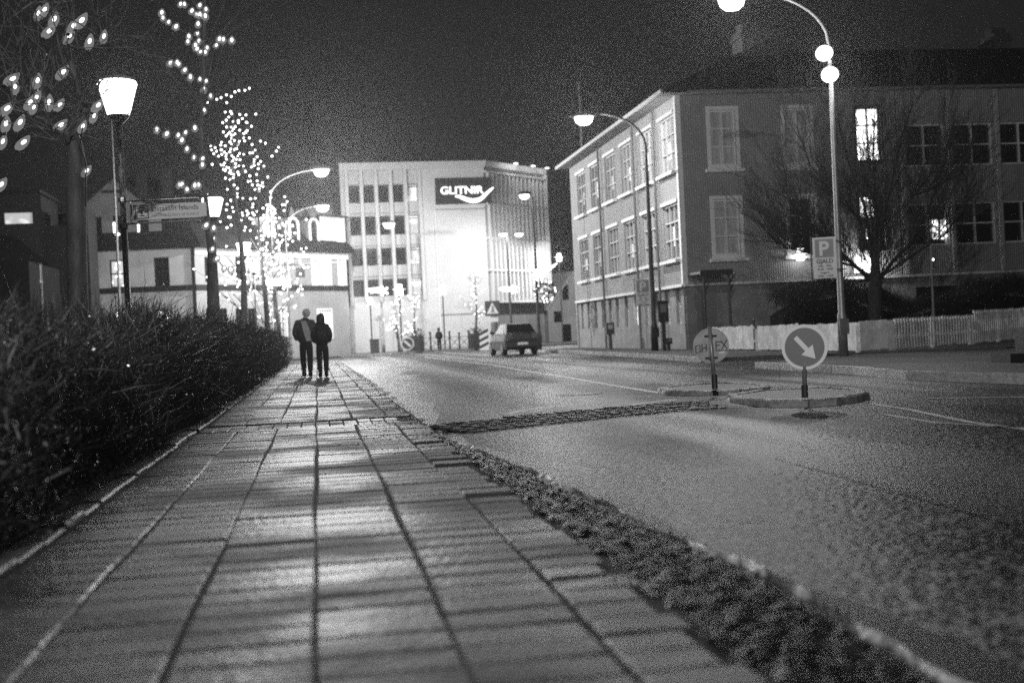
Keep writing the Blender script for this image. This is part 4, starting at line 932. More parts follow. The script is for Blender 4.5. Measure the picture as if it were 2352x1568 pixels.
# nearest tree
z1p = lambda l: [(x*.3038, y*.3038) for x, y in l]
d1 = 15.4; b1 = np.array([-2.62, 15.0, 0]); T1 = thing('street_tree', b1, 'nearest bare street tree with large flame-shaped bulbs, thick trunk left of the gallery sign', 'tree', GT)
tr = z1p([(590, 2300), (582, 1900), (580, 1500), (585, 1250), (560, 1090), (545, 1030)])
P = [at(x, y, d1) for x, y in tr]; P = [b1*[1, 1, 0]+[P[0][0]-b1[0], P[0][1]-b1[1], 0]]+P
g = MB(); g.tube(P, [.15, .125, .12, .118, .112, .10, .085], 14); g.build('trunk', mat('pale_bark', .07, .6, .4, vary=.55, vscale=8, bump=1., bscale=30, stretch=(1, 1, .35)), T1, smooth=True)
limbs = [[(545, 1040), (490, 1010), (400, 985), (280, 960), (180, 935), (60, 930)], [(560, 1060), (610, 930), (640, 800), (600, 700), (560, 560), (520, 380), (500, 310), (545, 150), (560, 0), (570, -150)],
         [(520, 1020), (420, 980), (330, 900), (200, 860), (110, 830), (60, 720)], [(600, 960), (520, 860), (450, 800), (340, 765), (220, 745), (100, 780)], [(340, 765), (320, 650), (345, 400), (350, 250), (370, 120)], [(560, 560), (470, 480), (430, 250), (380, 180), (270, 90), (180, 20)],
         [(545, 200), (620, 180), (700, 240), (760, 300), (840, 410)], [(520, 340), (600, 370), (680, 330), (790, 280)], [(200, 740), (160, 660), (120, 620), (90, 560)], [(640, 1050), (600, 980), (500, 1055), (420, 1060), (290, 1030), (170, 970)], [(640, 800), (710, 860), (740, 790)], [(560, 0), (400, 20), (250, 10), (100, 120), (0, 200)], [(220, 745), (240, 600), (290, 450), (290, 250)]]
out = []; tips = []; rnd = random.Random(3)
for i, l in enumerate(limbs):
    pp = [at(x, y, d1+rnd.uniform(-.25, .25)) for x, y in z1p(l)]; r0 = .045 if i == 1 else (.028 if i in (0, 2) else .014)
    out.append((pp, [r0*(1-.75*k/(len(pp)-1)) for k in range(len(pp))], 1))
    for k in range(7):
        j = rnd.randint(1, len(pp)-1); dv = np.array([rnd.gauss(0, .6), rnd.gauss(0, .5), rnd.uniform(-.1, .9)]); grow(pp[j], dv, rnd.uniform(.4, .9), .007, 1, out, tips, rnd, .5, .2, 3, 4)
g = MB(); addbranches(out, g, 6); g.build('crown', BARK, T1)
bl1 = z1p([(290, 105), (335, 80), (410, 150), (370, 240), (555, 200), (525, 275), (615, 160), (785, 280), (677, 318), (92, 600), (115, 660), (283, 615), (268, 745), (225, 780), (255, 815), (370, 780), (450, 795), (50, 825), (45, 940), (150, 930), (20, 1075), (175, 1080), (458, 950), (625, 960), (740, 800), (710, 880), (475, 550), (655, 1295), (5, 1400)])
cab = [[at(x, y, d1-.14) for x, y in z1p([(648, 1560), (650, 1450), (647, 1330), (655, 1295), (640, 1200), (600, 1120), (625, 960)])], [at(x, y, d1-.1) for x, y in z1p([(600, 720), (570, 620), (540, 520), (520, 380), (505, 320), (525, 275)])]]
lights('light_string', b1, 'string of large flame-shaped bulbs in the nearest street tree', [at(x, y, d1-.1+rnd.uniform(-.2, .2)) for x, y in bl1], bulb_mesh(.115, .2, .35), cable=cab)
# second tree
q2 = lambda l: [(340.3+.2605*x, .2605*y) for x, y in l]; q3_ = lambda l: [(408.3+.2605*x, 408.3+.2605*y) for x, y in l]
d2 = 28.; T2 = at(492, 800, d2); T2[2] = 0; t2 = thing('street_tree', T2, 'second lit street tree, slim leader rising past the top of the photo', 'tree', GT)
tp = [at(x, y, d2) for x, y in ((494, 830), (492, 760), (489, 660), (487, 585), (478, 520), (470, 430), (462, 330), (463, 240), (468, 120), (470, 0), (472, -60))]; tp[0] = T2*1.0
g = MB(); g.tube(tp[:5], [.17, .15, .13, .1, .07], 10); g.build('trunk', BARK, t2, smooth=True)
out = []; out.append((tp[4:], [.07, .045, .04, .035, .03, .022, .015], 1))
ch2 = [q2(l) for l in ([(285, 40), (320, 40), (385, 100), (425, 130), (480, 180)], [(455, 50), (450, 130), (465, 140), (505, 145), (510, 85)], [(120, 115), (130, 160), (180, 198), (245, 238), (350, 300), (440, 400)], [(440, 215), (433, 298), (360, 325), (350, 370), (418, 405), (430, 435), (460, 460)], [(448, 365), (520, 425), (505, 462)], [(480, 480), (520, 425), (600, 402), (628, 348), (662, 352), (737, 358)],
       [(195, 560), (255, 555), (270, 570), (322, 620), (373, 682), (457, 700), (512, 718), (490, 792)], [(490, 940), (552, 848), (640, 800)], [(8, 1155), (77, 1145), (163, 1183), (250, 1170), (265, 1195), (297, 1238), (343, 1315), (405, 1390), (478, 1455)], [(330, 1170), (412, 1130), (493, 975)], [(480, 1400), (500, 1350), (570, 1240)])]
ch2 += [q3_(l) for l in ([(15, 65), (35, 60), (82, 105), (150, 70), (183, 68), (240, 130)], [(250, 420), (270, 470), (300, 560)], [(318, 445), (312, 535), (305, 630)], [(345, 715), (410, 797), (468, 810)])]
rnd = random.Random(5)
for l in ch2:
    pp = [at(x, y, d2+rnd.uniform(-.3, .3)) for x, y in l]; out.append((pp, [.014-.006*k/len(pp) for k in range(len(pp))], 0))
for k in range(46):
    j = rnd.randint(5, len(tp)-1); grow(tp[j], np.array([rnd.gauss(0, 1), rnd.gauss(0, .8), rnd.uniform(.3, 1.4)]), rnd.uniform(.8, 1.7), .012, 1, out, [], rnd, .5, .3, 3, 4)
g = MB(); addbranches(out, g, 5); g.build('crown', BARK, t2)
bl2 = q2([(285, 40), (320, 40), (455, 50), (510, 85), (385, 100), (425, 130), (450, 130), (465, 140), (505, 145), (440, 215), (433, 298), (360, 325), (350, 370), (448, 365), (418, 405), (430, 435), (460, 460), (520, 425), (505, 462), (600, 402), (628, 348), (662, 352), (737, 358), (120, 115), (130, 160), (180, 198), (245, 238), (195, 560), (255, 555), (270, 570), (322, 620), (373, 682), (457, 700), (512, 718), (490, 792), (552, 848), (493, 975), (77, 1145), (163, 1183), (265, 1195), (330, 1170), (412, 1130), (297, 1238), (343, 1315), (405, 1390), (480, 1400), (478, 1455)])+q3_([(15, 65), (35, 60), (82, 105), (150, 70), (183, 68), (250, 420), (318, 445), (312, 535), (305, 630), (345, 715), (410, 797), (468, 810)])
lights('light_string', T2, 'string of round bulbs in the second street tree above the gallery sign', [at(x, y, d2-.2+rnd.uniform(-.3, .3)) for x, y in bl2], bulb_mesh(.15, .18, .1))
# third tree with traced small lights and more procedural ones
bl3 = q2([(565, 1450), (605, 877), (643, 862), (690, 838), (765, 812), (800, 800), (853, 798), (893, 780), (733, 852), (693, 907), (680, 990), (727, 985), (737, 1005), (710, 1033), (750, 1073), (795, 1065), (808, 1010), (830, 1047), (862, 1015), (795, 1083), (768, 1118), (663, 1165), (745, 1155), (720, 1168), (765, 1182), (687, 1200), (735, 1222), (760, 1240), (803, 1247), (850, 1243), (892, 1218), (793, 1268), (648, 1255), (640, 1280), (1033, 1263), (943, 1325), (897, 1350), (843, 1362), (590, 1303), (602, 1335), (645, 1322), (672, 1343), (620, 1378), (650, 1362), (720, 1342), (748, 1330), (780, 1312), (737, 1373), (755, 1390), (690, 1405), (750, 1418), (810, 1410), (640, 1455), (663, 1457), (693, 1475), (710, 1480), (770, 1476), (800, 1465), (750, 1492), (665, 1495), (680, 1503), (728, 1505), (712, 1520), (730, 1530), (755, 1540), (795, 1530), (972, 1448), (970, 1488), (521, 903)])
def lit_tree(base, H_, seed, lab1, lab2, extra=(), n=120, wid=1.2, sz=1.0, z0=1.6, lean=0):
    rnd = random.Random(seed); b = np.array([base[0], base[1], 0.]); t = thing('street_tree', b, lab1, 'tree', GT)
    P = [b+np.array([lean*z/H_+.08*math.sin(z+seed), .06*math.cos(z*1.3), z]) for z in np.linspace(0, H_, 9)]
    g = MB(); g.tube(P[:6], [.13, .11, .1, .085, .07, .05], 8); g.build('trunk', BARK, t, smooth=True)
    out = [(P[5:], [.05, .035, .02, .01], 1)]; tips = []
    for k in range(26):
        z = rnd.uniform(z0, H_*.93); i = z/H_*8; q = P[int(i)]+(P[min(8, int(i)+1)]-P[int(i)])*(i % 1); az = rnd.uniform(0, 2*PI); L_ = wid*(1-.65*z/H_)*rnd.uniform(.9, 1.5)
        grow(q, np.array([math.cos(az), math.sin(az), .9]), L_, .018, 1, out, tips, rnd, .5, .3, 4, 5)
    g = MB(); addbranches(out, g, 4); g.build('crown', BARK, t)
    pts = [np.array(p) for p in extra]
    cand = [p for P_, lv in tips for p in P_[1:]]; rnd.shuffle(cand)
    for p in cand:
        if len(pts) >= n: break
        if all(np.linalg.norm(p-q) > .17 for q in pts): pts.append(p)
    lights('light_string', b, lab2, pts, TINY, sizes=sz)
    return t
e3_ = [at(x, y, 39+random.uniform(-.5, .5)) for x, y in bl3]
c = at(562, 800, 39); lit_tree(c, 8.2, 11, 'third lit street tree, tall and narrow with many small lights', 'string of small lights in the third, tall narrow street tree', e3_, n=195, wid=1.35, sz=.75)
c = at(612, 800, 50); lit_tree(c, 8.6, 12, 'fourth lit street tree, behind the tall narrow one', 'string of small lights in the fourth street tree', n=150, wid=1.9, sz=.95)
c = at(640, 800, 62); lit_tree(c, 7.6, 13, 'fifth lit street tree beside the comet light', 'string of small lights in the fifth street tree beside the comet light', n=110, wid=2.0, sz=1.1)
GS = 'small lit trees before the office building'
for (x, y, d, H_, n, lab1, w_, z0, sd) in ((916, 808, 86.5, 3.6, 55, 'left of the small lit trees before the office building', .8, .8, 21), (957, 808, 88, 4.0, 60, 'middle of the small lit trees, left of the railing', .85, .8, 22), (1097, 804, 87.5, 5.4, 55, 'small lit tree before the blank office wall, rising from a planter', 1.0, 1.7, 23)):
    c = at(x, y, d); t = lit_tree(c, H_, sd, lab1, 'string of lights in the '+{916: 'leftmost small tree before the pale office building', 957: 'small tree left of the railing', 1097: 'lone small tree before the blank office wall'}[x], n=int(n*.8), wid=w_, sz=1.0, z0=z0); t['group'] = GS
# hanging ball of greenery on the post behind the car
c = at(1250, 668, 62.2); t = thing('light_ball', c, 'round ball of greenery and lights hanging on the post behind the car', 'light decoration'); rnd = random.Random(9); g = MB()
for k in range(420):
    v = np.array([rnd.gauss(0, 1) for _ in range(3)]); v /= np.linalg.norm(v); p = c+v*rnd.uniform(.35, .58); w2 = np.array([rnd.gauss(0, 1) for _ in range(3)])*.07; w3 = np.array([rnd.gauss(0, 1) for _ in range(3)])*.07; g.add([p, p+w2, p+w3], [(0, 1, 2)])
g.build('greenery', mat('dark_leaf', .03, .6, .3), t)
for k in range(34):
    v = np.array([rnd.gauss(0, 1) for _ in range(3)]); v /= np.linalg.norm(v); o = bpy.data.objects.new('bulb', TINY); C.objects.link(o); o.parent = t; o.location = Vector(v*.56); o.scale = (.8,)*3

# big bare tree on the right
bt = atY(2012, 800, 35.2); bt[2] = .0; T = thing('bare_tree', bt, 'large bare tree with a wide fan of fine twigs behind the right hand fence', 'tree'); rnd = random.Random(17)
fk = atY(2010, 652, 35.2); g = MB(); g.tube([bt, bt+[0.02, 0, 1], fk, fk+[.03, 0, .5]], [.26, .22, .2, .13], 12); g.build('trunk', mat('dark_bark', .03, .8, .2, vary=.5, vscale=6, bump=1, bscale=25), T, smooth=True)
out = []; tips = []
for (pts, r) in (([(2010, 655), (1975, 620), (1935, 585), (1890, 540), (1830, 480), (1790, 420)], .07), ([(2012, 655), (2050, 600), (2090, 560), (2130, 490), (2160, 400), (2190, 300)], .07), ([(2010, 650), (2000, 560), (1985, 470), (1950, 380), (1925, 280)], .075), ([(2012, 650), (2020, 540), (2045, 430), (2070, 320), (2095, 240)], .075),
             ([(2008, 640), (1960, 610), (1900, 598), (1860, 560), (1810, 520), (1770, 500)], .045), ([(2014, 640), (2070, 605), (2120, 570), (2170, 540), (2210, 480), (2240, 400)], .045), ([(2010, 600), (2010, 480), (2005, 360), (2010, 240)], .05), ([(2030, 520), (2100, 450), (2150, 430), (2220, 340)], .03), ([(1990, 520), (1920, 450), (1860, 380), (1830, 290)], .035), ([(1950, 600), (1890, 590), (1840, 575), (1790, 570)], .02)):
    yy = [35.2+rnd.uniform(-.9, .9)*k/3 for k in range(len(pts))]; pp = [atY(x, y, yy[i]) for i, (x, y) in enumerate(pts)]; out.append((pp, [r*(1-.7*k/(len(pp)-1)) for k in range(len(pp))], 1))
    for k in range(34):
        j = rnd.randint(1, len(pp)-1); a = pp[j]; b = pp[j-1]; q = b+(a-b)*rnd.random(); dv = (a-b)/np.linalg.norm(a-b)+np.array([rnd.gauss(0, .5), rnd.gauss(0, .5), rnd.uniform(-.1, .6)])
        grow(q, dv, rnd.uniform(.8, 1.7), .012, 2, out, tips, rnd, .42, .35, 4, 5)
g = MB(); addbranches(out, g, 5); g.build('crown', MATS['dark_bark'], T)

# ------------------------------------------------------------------ hedges
def hedge(name, loc, label, boxes, N, dens, m, core_m, group=None, tl=(.12, .38), tw=.006, lean=.6, box_top=None):
    t = thing(name, loc, label, 'hedge', group)
    r = np.random.default_rng(5)
    x0, x1, y0, y1, z0, z1 = boxes
    n = N; yy = y0+(y1-y0)*r.random(n)**dens; xx = x0+(x1-x0)*r.random(n)
    top = (np.minimum(z1, .93+.034*yy) if x1 < 0 else z1)*(.88+.10*np.sin(yy*1.1)+.06*np.sin(yy*3.7+xx*2))
    k = r.random(n); face = r.random(n)
    zz = np.where(face < .45, top*(.75+.25*r.random(n)), z0+(top-z0)*r.random(n)); xx = np.where(face > .6, x1-(x1-x0)*.14*r.random(n)+.10*np.sin(yy*1.3)+.08*np.sin(yy*3.1+zz*4)+np.abs(r.normal(0, .07, n)), xx)
    zz = np.clip(zz, .03, None)
    P = np.stack([xx, yy, zz], 1); D = np.stack([r.normal(.12, lean, n), r.normal(0, lean, n), r.normal(.75, .45, n)], 1)
    D[:, 0] += np.where(face > .6, .5, 0); D /= np.linalg.norm(D, axis=1)[:, None]
    L_ = (r.uniform(tl[0], tl[1], n)*np.where(r.random(n) < .12, 1.7, 1.)*(np.clip(yy/12, .35, 1.) if x1 < 0 else 1.))[:, None]; Wd = np.cross(D, r.normal(size=(n, 3))); Wd /= np.linalg.norm(Wd, axis=1)[:, None]; Wd *= tw*(.6+.8*r.random(n)[:, None])*np.clip(P[:, 1:2]/14, .8, 2.6)
    E_ = P+D*L_; Mi = P+D*L_*.5+r.normal(0, .02, (n, 3))
    V = np.stack([P-Wd*.6, P+Wd*.6, Mi+Wd*.45, Mi-Wd*.45, E_], 1).reshape(-1, 3)-np.array(loc)
    base = np.arange(n)*5
    me = bpy.data.meshes.new('twigs'); F4 = np.stack([base, base+1, base+2, base+3], 1); F3 = np.stack([base+3, base+2, base+4], 1)
    me.from_pydata(V.tolist(), [], F4.tolist()+F3.tolist()); me.materials.append(m); me.update()
    o = bpy.data.objects.new('twigs', me); C.objects.link(o); o.parent = t
    # leaves: small quads left on the twigs
    nl = n//2; idx = r.integers(0, n, nl); c0 = P[idx]+D[idx]*L_[idx]*r.random((nl, 1)); a = r.normal(size=(nl, 3)); a /= np.linalg.norm(a, axis=1)[:, None]; b = np.cross(a, r.normal(size=(nl, 3))); b /= np.linalg.norm(b, axis=1)[:, None]; s = (.008+.012*r.random((nl, 1)))*np.clip(c0[:, 1:2]/14, .8, 2.5)
    V = np.stack([c0-a*s, c0+b*s*.6, c0+a*s, c0-b*s*.6], 1).reshape(-1, 3)-np.array(loc); me = bpy.data.meshes.new('leaves'); me.from_pydata(V.tolist(), [], (np.arange(nl*4).reshape(-1, 4)).tolist()); me.materials.append(mat('hedge_leaf', .07, .25, .9, island=.95)); me.update()
    o = bpy.data.objects.new('leaves', me); C.objects.link(o); o.parent = t
    # solid dark core put inside the twigs to block the view through
    g = MB(); yc = y0
    while yc < y1:
        w0, w1 = x0+.12, x1-.32; seg = .5
        for zc, f_ in ((0, 1.), (z1*.35, .95), (z1*.62, .8)):
            pass
        h_ = (min(z1, .9+.034*yc) if x1 < 0 else z1)*(.66+.10*math.sin(yc*1.1)+.03*math.sin(yc*3.7)); j = .06*math.sin(yc*5)
        if yc == y0: prev = None
        ring = [(w0, yc, 0), (w1+j+.05, yc, 0), (w1+j+.1, yc, h_*.5), (w1+j-.05, yc, h_*.9), ((w0+w1)/2, yc, h_), (w0, yc, h_*.9)]
        g.v.extend(ring)
        if prev is not None:
            b_ = prev; g.f.extend([(b_+i, b_+(i+1) % 6, b_+6+(i+1) % 6, b_+6+i) for i in range(6)]); g.m.extend([0]*6)
        prev = len(g.v)-6; yc += seg
    g.f.append((0, 1, 2, 3, 4, 5)); g.m.append(0)
    g.build('solid_core', core_m, t); return t
CORE = mat('hedge_core', .008, .95, .05, vary=.5, vscale=9, bump=1, bscale=30)
HT = mat('hedge_twig', .04, .45, .6, island=.95)
hedge('hedge', (-2.7, 30, 0), 'long dense hedge of fine dark twigs along the left edge of the pavement', (-4.3, -1.5, 3.2, 57, .02, 1.34), 130000, 1.55, HT, CORE)
def rot_hedge():
    t = hedge('hedge', (20, 35, 0), 'dark bushy hedge behind the white picket fence', (0, 1.6, 0, 15, .02, 1.9), 42000, 1., mat('dark_twig', .03, .7, .2, island=.7), CORE, tl=(.15, .45), tw=.012)
    # laid out behind the fence: local y runs to the right
    for ch_ in t.children:
        n = len(ch_.data.vertices); co = np.empty(n*3); ch_.data.vertices.foreach_get('co', co); co = co.reshape(-1, 3)+np.array([20, 35, 0.])
        Q = np.stack([13.9+co[:, 1], 37.6-co[:, 0]+(co[:, 1]-3)*.22*(co[:, 1] > 3), co[:, 2]*(1+.12*np.sin(co[:, 1]*.9))], 1)-np.array([20, 35, 0.]); ch_.data.vertices.foreach_set('co', Q.reshape(-1).tolist()); ch_.data.update()
rot_hedge()
# ------------------------------------------------------------------ fences
PF = mat('fence_paint', .78, .6, .3, vary=.3, vscale=3, island=.12)
def picket(a, b, n, h, lab, gap=.5, board=False, grp='white garden fences'):
    a = np.array(a, float); b = np.array(b, float); t = thing('picket_fence' if not board else 'board_fence', (*a, .1), lab, 'fence', grp); L_ = np.linalg.norm(b-a); d = (b-a)/L_; nn = np.array([-d[1], d[0]]); nn = nn if nn@(a+b) > 0 else -nn
    g = MB(); st = L_/n
    for k in range(n):
        w_ = st*(gap if not board else .94); u = k*st+(0 if not board else .0); p = a+d*u; q = a+d*(u+w_); z = .14+random.gauss(0, .008); hh_ = h+random.gauss(0, .01)
        c4 = [p, q, q+nn*.022, p+nn*.022]; 
        if np.cross(c4[1]-c4[0], c4[3]-c4[0]) < 0: c4 = c4[::-1]
        g.hexa([(*c, z) for c in c4]+[(*c, z+hh_-.14) for c in c4])
        if not board:
            m_ = (p+q)/2; g.add([(*p, z+hh_-.139), (*q, z+hh_-.139), (*m_, z+hh_-.08)], [(0, 1, 2)])
    g.build('pickets' if not board else 'boards', PF, t)
    for zz in (.3, h-.16) if not board else (.25, h-.2):
        g = MB(); c4 = [a+nn*.024, b+nn*.024, b+nn*.06, a+nn*.06]
        if np.cross(c4[1]-c4[0], c4[3]-c4[0]) < 0: c4 = c4[::-1]
        g.hexa([(*c, .1+zz) for c in c4]+[(*c, .1+zz+.08) for c in c4]); g.build('rail', PF, t)
    k = 0.
    while k <= L_+.01:
        p = a+d*k+nn*.1; g = MB(); g.box(p[0]-.04, p[0]+.04, p[1]-.04, p[1]+.04, .08, .1+h-.2); g.build('post', PF, t); k += L_/max(1, round(L_/2.0))
    return t
picket((14.3, 29.75), (17.25, 31.35), 27, .86, 'white picket fence running right from the tall lamp post', .5)
picket((17.35, 31.4), (21.6, 34.9), 38, .98, 'taller white picket fence stepping up at the right edge', .5)
picket((13.15, 29.3), (14.25, 29.72), 5, .86, 'white close-boarded panel right beside the tall lamp post', board=True)
picket((13.15, 37.0), (13.15, 41.0), 20, .86, 'white boarded panel nearest the ribbed building, left of the gap', board=True)
picket((13.1, 33.2), (13.15, 36.6), 16, .84, 'white boarded panel with a leaning end between the gap and the arrow sign', board=True)
picket((13.15, 29.5), (13.1, 33.0), 15, .84, 'white boarded panel half hidden behind the arrow sign', board=True)
c = atX(1730, 780, 13.25); t = thing('gate_post', (13.3, c[1], .1), 'slim dark post standing in the gap of the white boarded fence', 'post'); g = MB(); g.tube([(13.3, c[1], .1), (13.3, c[1], 1.0)], .035, 8); g.build('shaft', DARKM, t); g = MB(); g.ball((13.3, c[1], 1.02), .05); g.build('cap', DARKM, t)

# ------------------------------------------------------------------ traffic signs
SIGNF = mat('sign_white', .9, .35, .5); SIGNB = mat('sign_blue_grey', .19, .35, .5); SIGNBK = mat('sign_back', .27, .4, .5, metal=.3, vary=.3, vscale=5)
def disc(mb, c, r, ux, n_, th, k=32):
    ux = np.array(ux, float); uz = np.array([0, 0, 1.]); c = np.array(c); n_ = np.array(n_)
    A_ = [c+(ux*math.cos(2*PI*i/k)+uz*math.sin(2*PI*i/k))*r for i in range(k)]; B_ = [p+n_*th for p in A_]
    mb.add(A_+B_, [tuple(range(k-1, -1, -1)), tuple(range(k, 2*k))]+[(i, (i+1) % k, k+(i+1) % k, k+i) for i in range(k)])
def basis(p):
    v = np.array(p)-O3; v[2] = 0; v /= np.linalg.norm(v); return np.array([v[1], -v[0], 0]), -v   # right, towards the camera
b = gnd(1849, 913, .10); ds = float((b-O3)@fw); ux, nn = basis(b); cz = at(1848, 797, ds)
t = thing('arrow_sign', (b[0], b[1], .1), 'round sign with a white arrow pointing down right, standing on the front traffic island', 'road sign')
lean = np.array([(cz-b)[0], (cz-b)[1], cz[2]-b[2]])
g = MB(); g.tube([b, b+[0, 0, .14]], .036, 12); g.build('socket', DARKM, t); g = MB(); g.tube([b+[0, 0, .1], b+(cz-b)*1.3-nn*.03], .026, 12); g.build('pole', POLEM, t, smooth=True)
rd = 52/2900*ds
g = MB(); disc(g, cz, rd, ux, nn, .012); DS = g.build('disc', SIGNF, t)
g = MB(); disc(g, cz+nn*.0125, rd*.86, ux, nn, .002); g.build('face', SIGNB, DS)
g = MB(); a_ = -PI/4-.08; e1 = ux*math.cos(a_)+np.array([0, 0, 1.])*math.sin(a_); e2 = np.cross(nn, e1); o_ = cz+nn*.0155
pl_ = [(-.62, -.1), (.12, -.1), (.12, -.33), (.66, 0), (.12, .33), (.12, .1), (-.62, .1)]
o_ = o_+e1*.03*rd
vs = [o_+(e1*x+e2*y)*rd for x, y in pl_]; g.add(vs, [(0, 1, 5, 6), (2, 3, 4)]); g.add([o_+(e1*x+e2*y)*rd for x, y in ((.12, -.1), (.12, .1))], []); g.build('arrow', SIGNF, DS)
b = gnd(1642, 894, .10); ds = float((b-O3)@fw); ux, nn = basis(b); cz = at(1633, 794, ds); rd = 41/2900*ds
t = thing('disc_sign', (b[0], b[1], .1), 'scrawled grey back of a round sign standing on the rear traffic island', 'road sign')
g = MB(); g.tube([b, b+[0, 0, .2]], .04, 12); g.build('socket', DARKM, t); g = MB(); g.tube([b+[0, 0, .1], b+(cz-b)*1.45+[0, 0, 0]], .028, 12); g.build('pole', POLEM, t, smooth=True)
g = MB(); disc(g, cz-nn*.06, rd, ux, nn, .02); DS = g.build('disc', SIGNBK, t)
uz = np.array([0, 0, 1.]); o_ = cz-nn*.036
def strokes(L_, m, par, wd=.007, name='graffiti'):
    for grp_ in L_:
        g = MB(); [g.tube([o_+(ux*x+uz*y)*rd for x, y in l], wd, 5) for l in grp_]; g.build(name, m, par)
strokes([[[(-.86, .0), (-.62, .08), (-.6, -.32), (-.85, -.38), (-.86, .0)], [(-.5, .12), (-.5, -.3)], [(-.5, -.12), (-.26, -.1)], [(-.26, .1), (-.26, -.28)]], [[(.28, .22), (.28, -.3), (.5, -.26)], [(.28, .0), (.48, .02)], [(.28, .22), (.55, .2)], [(.55, .25), (.9, -.2)], [(.9, .3), (.55, -.28), (.92, -.3)]]], BLACK, DS)
for zz in (.55, -.68):
    g = MB(); g.tube([o_+(ux*x*rd+uz*zz*rd) for x in (-.35, .35)], .016, 6); g.tube([o_+(ux*x*rd+uz*(zz)*rd)+nn*.03 for x in (-.12, .12)], .03, 8)
    g.build('clamp', mat('clamp_metal', .12, .4, .5, metal=.5), DS)
g = MB(); g.add([o_+(ux*x+uz*y)*rd+nn*.003 for x, y in ((.42, -.48), (.75, -.42), (.75, -.34), (.42, -.4))], [(0, 1, 2, 3)]); g.build('sticker', SIGNF, DS)

def panel_sign(name, c, hw, hh, label, cat, base, pole_x=None, lines=True, pole=False, dd=.0, group=None, title='GJALD'):
    c = np.array(c); ux, nn = basis(c); uz = np.array([0, 0, 1.]); t = thing(name, base, label, cat, group)
    def bx(mb, x0, x1, z0, z1, n0, n1):
        q = [c+ux*x+nn*n+uz*z for z in (z0, z1) for (x, n) in ((x0, n0), (x1, n0), (x1, n1), (x0, n1))]
        if np.cross(q[1]-q[0], q[3]-q[0])[2] < 0: q = [q[3], q[2], q[1], q[0], q[7], q[6], q[5], q[4]]
        mb.hexa(q)
    g = MB(); bx(g, -hw, hw, -hh, hh, 0, .02); PB = g.build('board', SIGNF if dd == 0 else mat('sign_grey', .85, .4, .5), t)
    zt_ = hh-hw*.16; zb_ = zt_-hw*1.62
    g = MB(); bx(g, -hw*.8, hw*.8, zb_, zt_, .0205, .0215); g.build('blue_field', SIGNB, PB)
    g = MB(); text_mb(g, 'P', hw*1.75, c+nn*.025+uz*(zb_+hw*.2)-ux*hw*.05, ux, uz, bold=hw*.045); g.build('letter', SIGNF if dd == 0 else MATS['sign_grey'], PB)
    g = MB(); text_mb(g, title, hw*.5, c+nn*.022+uz*(zb_-hw*.5), ux, uz, bold=hw*.012); g.build('lettering', BLACK, PB); g = MB()
    zz = zb_-hw*.82
    for i, s_ in enumerate(('mán. - föst.', '10:00 - 18:00', 'laugard.', '10:00 - 14:00')): text_mb(g, s_, hw*.26, c+nn*.022+uz*(zz-i*hw*.30), ux, uz, bold=hw*.006)
    g.build('lettering', BLACK, PB)
    g = MB(); bx(g, -hw-.05, -hw-.02, -hh-.03, hh+.03, -.02, .01)
    if dd: bx(g, -hw-.02, hw+.02, -hh-.02, -hh, -.02, .022)
    g.build('side_strip', DARKM, t)
    g = MB()
    for zz in (hh*.8, -hh*.6): g.tube([c+ux*(-hw*.5)-nn*.03+uz*zz, c+ux*(hw+.2)-nn*.03+uz*zz], .018, 6)
    g.build('bracket', DARKM, t)
    return t, ux, nn
dp = dA-.2; k_ = dp/2900
panel_sign('parking_sign', at(1894, 592, dp), 26.*k_, 47*k_, 'white parking sign with large P on the tall lamp post by the picket fence', 'parking sign', at(1894, 592, dp))
dp = dB-.25; k_ = dp/2900
panel_sign('parking_sign', at(1477, 671, dp), 17*k_, 30*k_, 'smaller grey parking sign with P on the lamp post beside the ribbed building', 'parking sign', at(1477, 671, dp), dd=1)
# direction sign on the first lantern post
dl = 19.5*1.0; dl = float((np.array([-2.76, 19.5, 3])-O3)@fw)
c0 = at(306, 489, dl); c1 = at(473, 480, dl); ux = c1-c0; Ls = np.linalg.norm(ux); ux[2] = 0; ux /= np.linalg.norm(ux); nn = np.array([ux[1], -ux[0], 0]); uz = np.array([0, 0, 1.]); hs_ = 16.5/2900*dl*1.05
zc = (c0[2]+c1[2])/2; c0 = np.array([c0[0], c0[1], zc])
t = thing('direction_sign', c0, 'pale gallery direction sign with column emblem on the nearest lantern post', 'direction sign')
L_ = Ls
poly = [(0, -hs_), (L_-.12, -hs_), (L_, -.1), (L_, .1), (L_-.12, hs_), (0, hs_)]
g = MB(); vs = [c0+ux*x+uz*z for x, z in poly]; vb = [v-nn*.03 for v in vs]; n_ = 6; g.add(vs+vb, [tuple(range(5, -1, -1)) if False else tuple(range(6)), tuple(range(11, 5, -1))]+[(i, 6+i, 6+(i+1) % 6, (i+1) % 6) for i in range(6)]); PB = g.build('board', mat('gallery_board', .88, .45, .4), t)
g = MB(); sq = hs_*.88; cc_ = c0+ux*(hs_*1.15)
for (x0, x1, z0, z1) in ((-sq, sq, sq-.012, sq), (-sq, sq, -sq, -sq+.012), (-sq, -sq+.012, -sq, sq), (sq-.012, sq, -sq, sq)): g.add([cc_+nn*.002+ux*x+uz*z for x, z in ((x0, z0), (x1, z0), (x1, z1), (x0, z1))], [(0, 1, 2, 3)])
def qp(l): g.add([cc_+nn*.003+ux*x*sq+uz*z*sq for x, z in l], [tuple(range(len(l)))])
qp([(-.17, -.35), (.17, -.35), (.13, .25), (-.13, .25)]); qp([(-.4, -.62), (.4, -.62), (.4, -.45), (-.4, -.45)]); qp([(-.45, .25), (.45, .25), (.45, .38), (-.45, .38)])
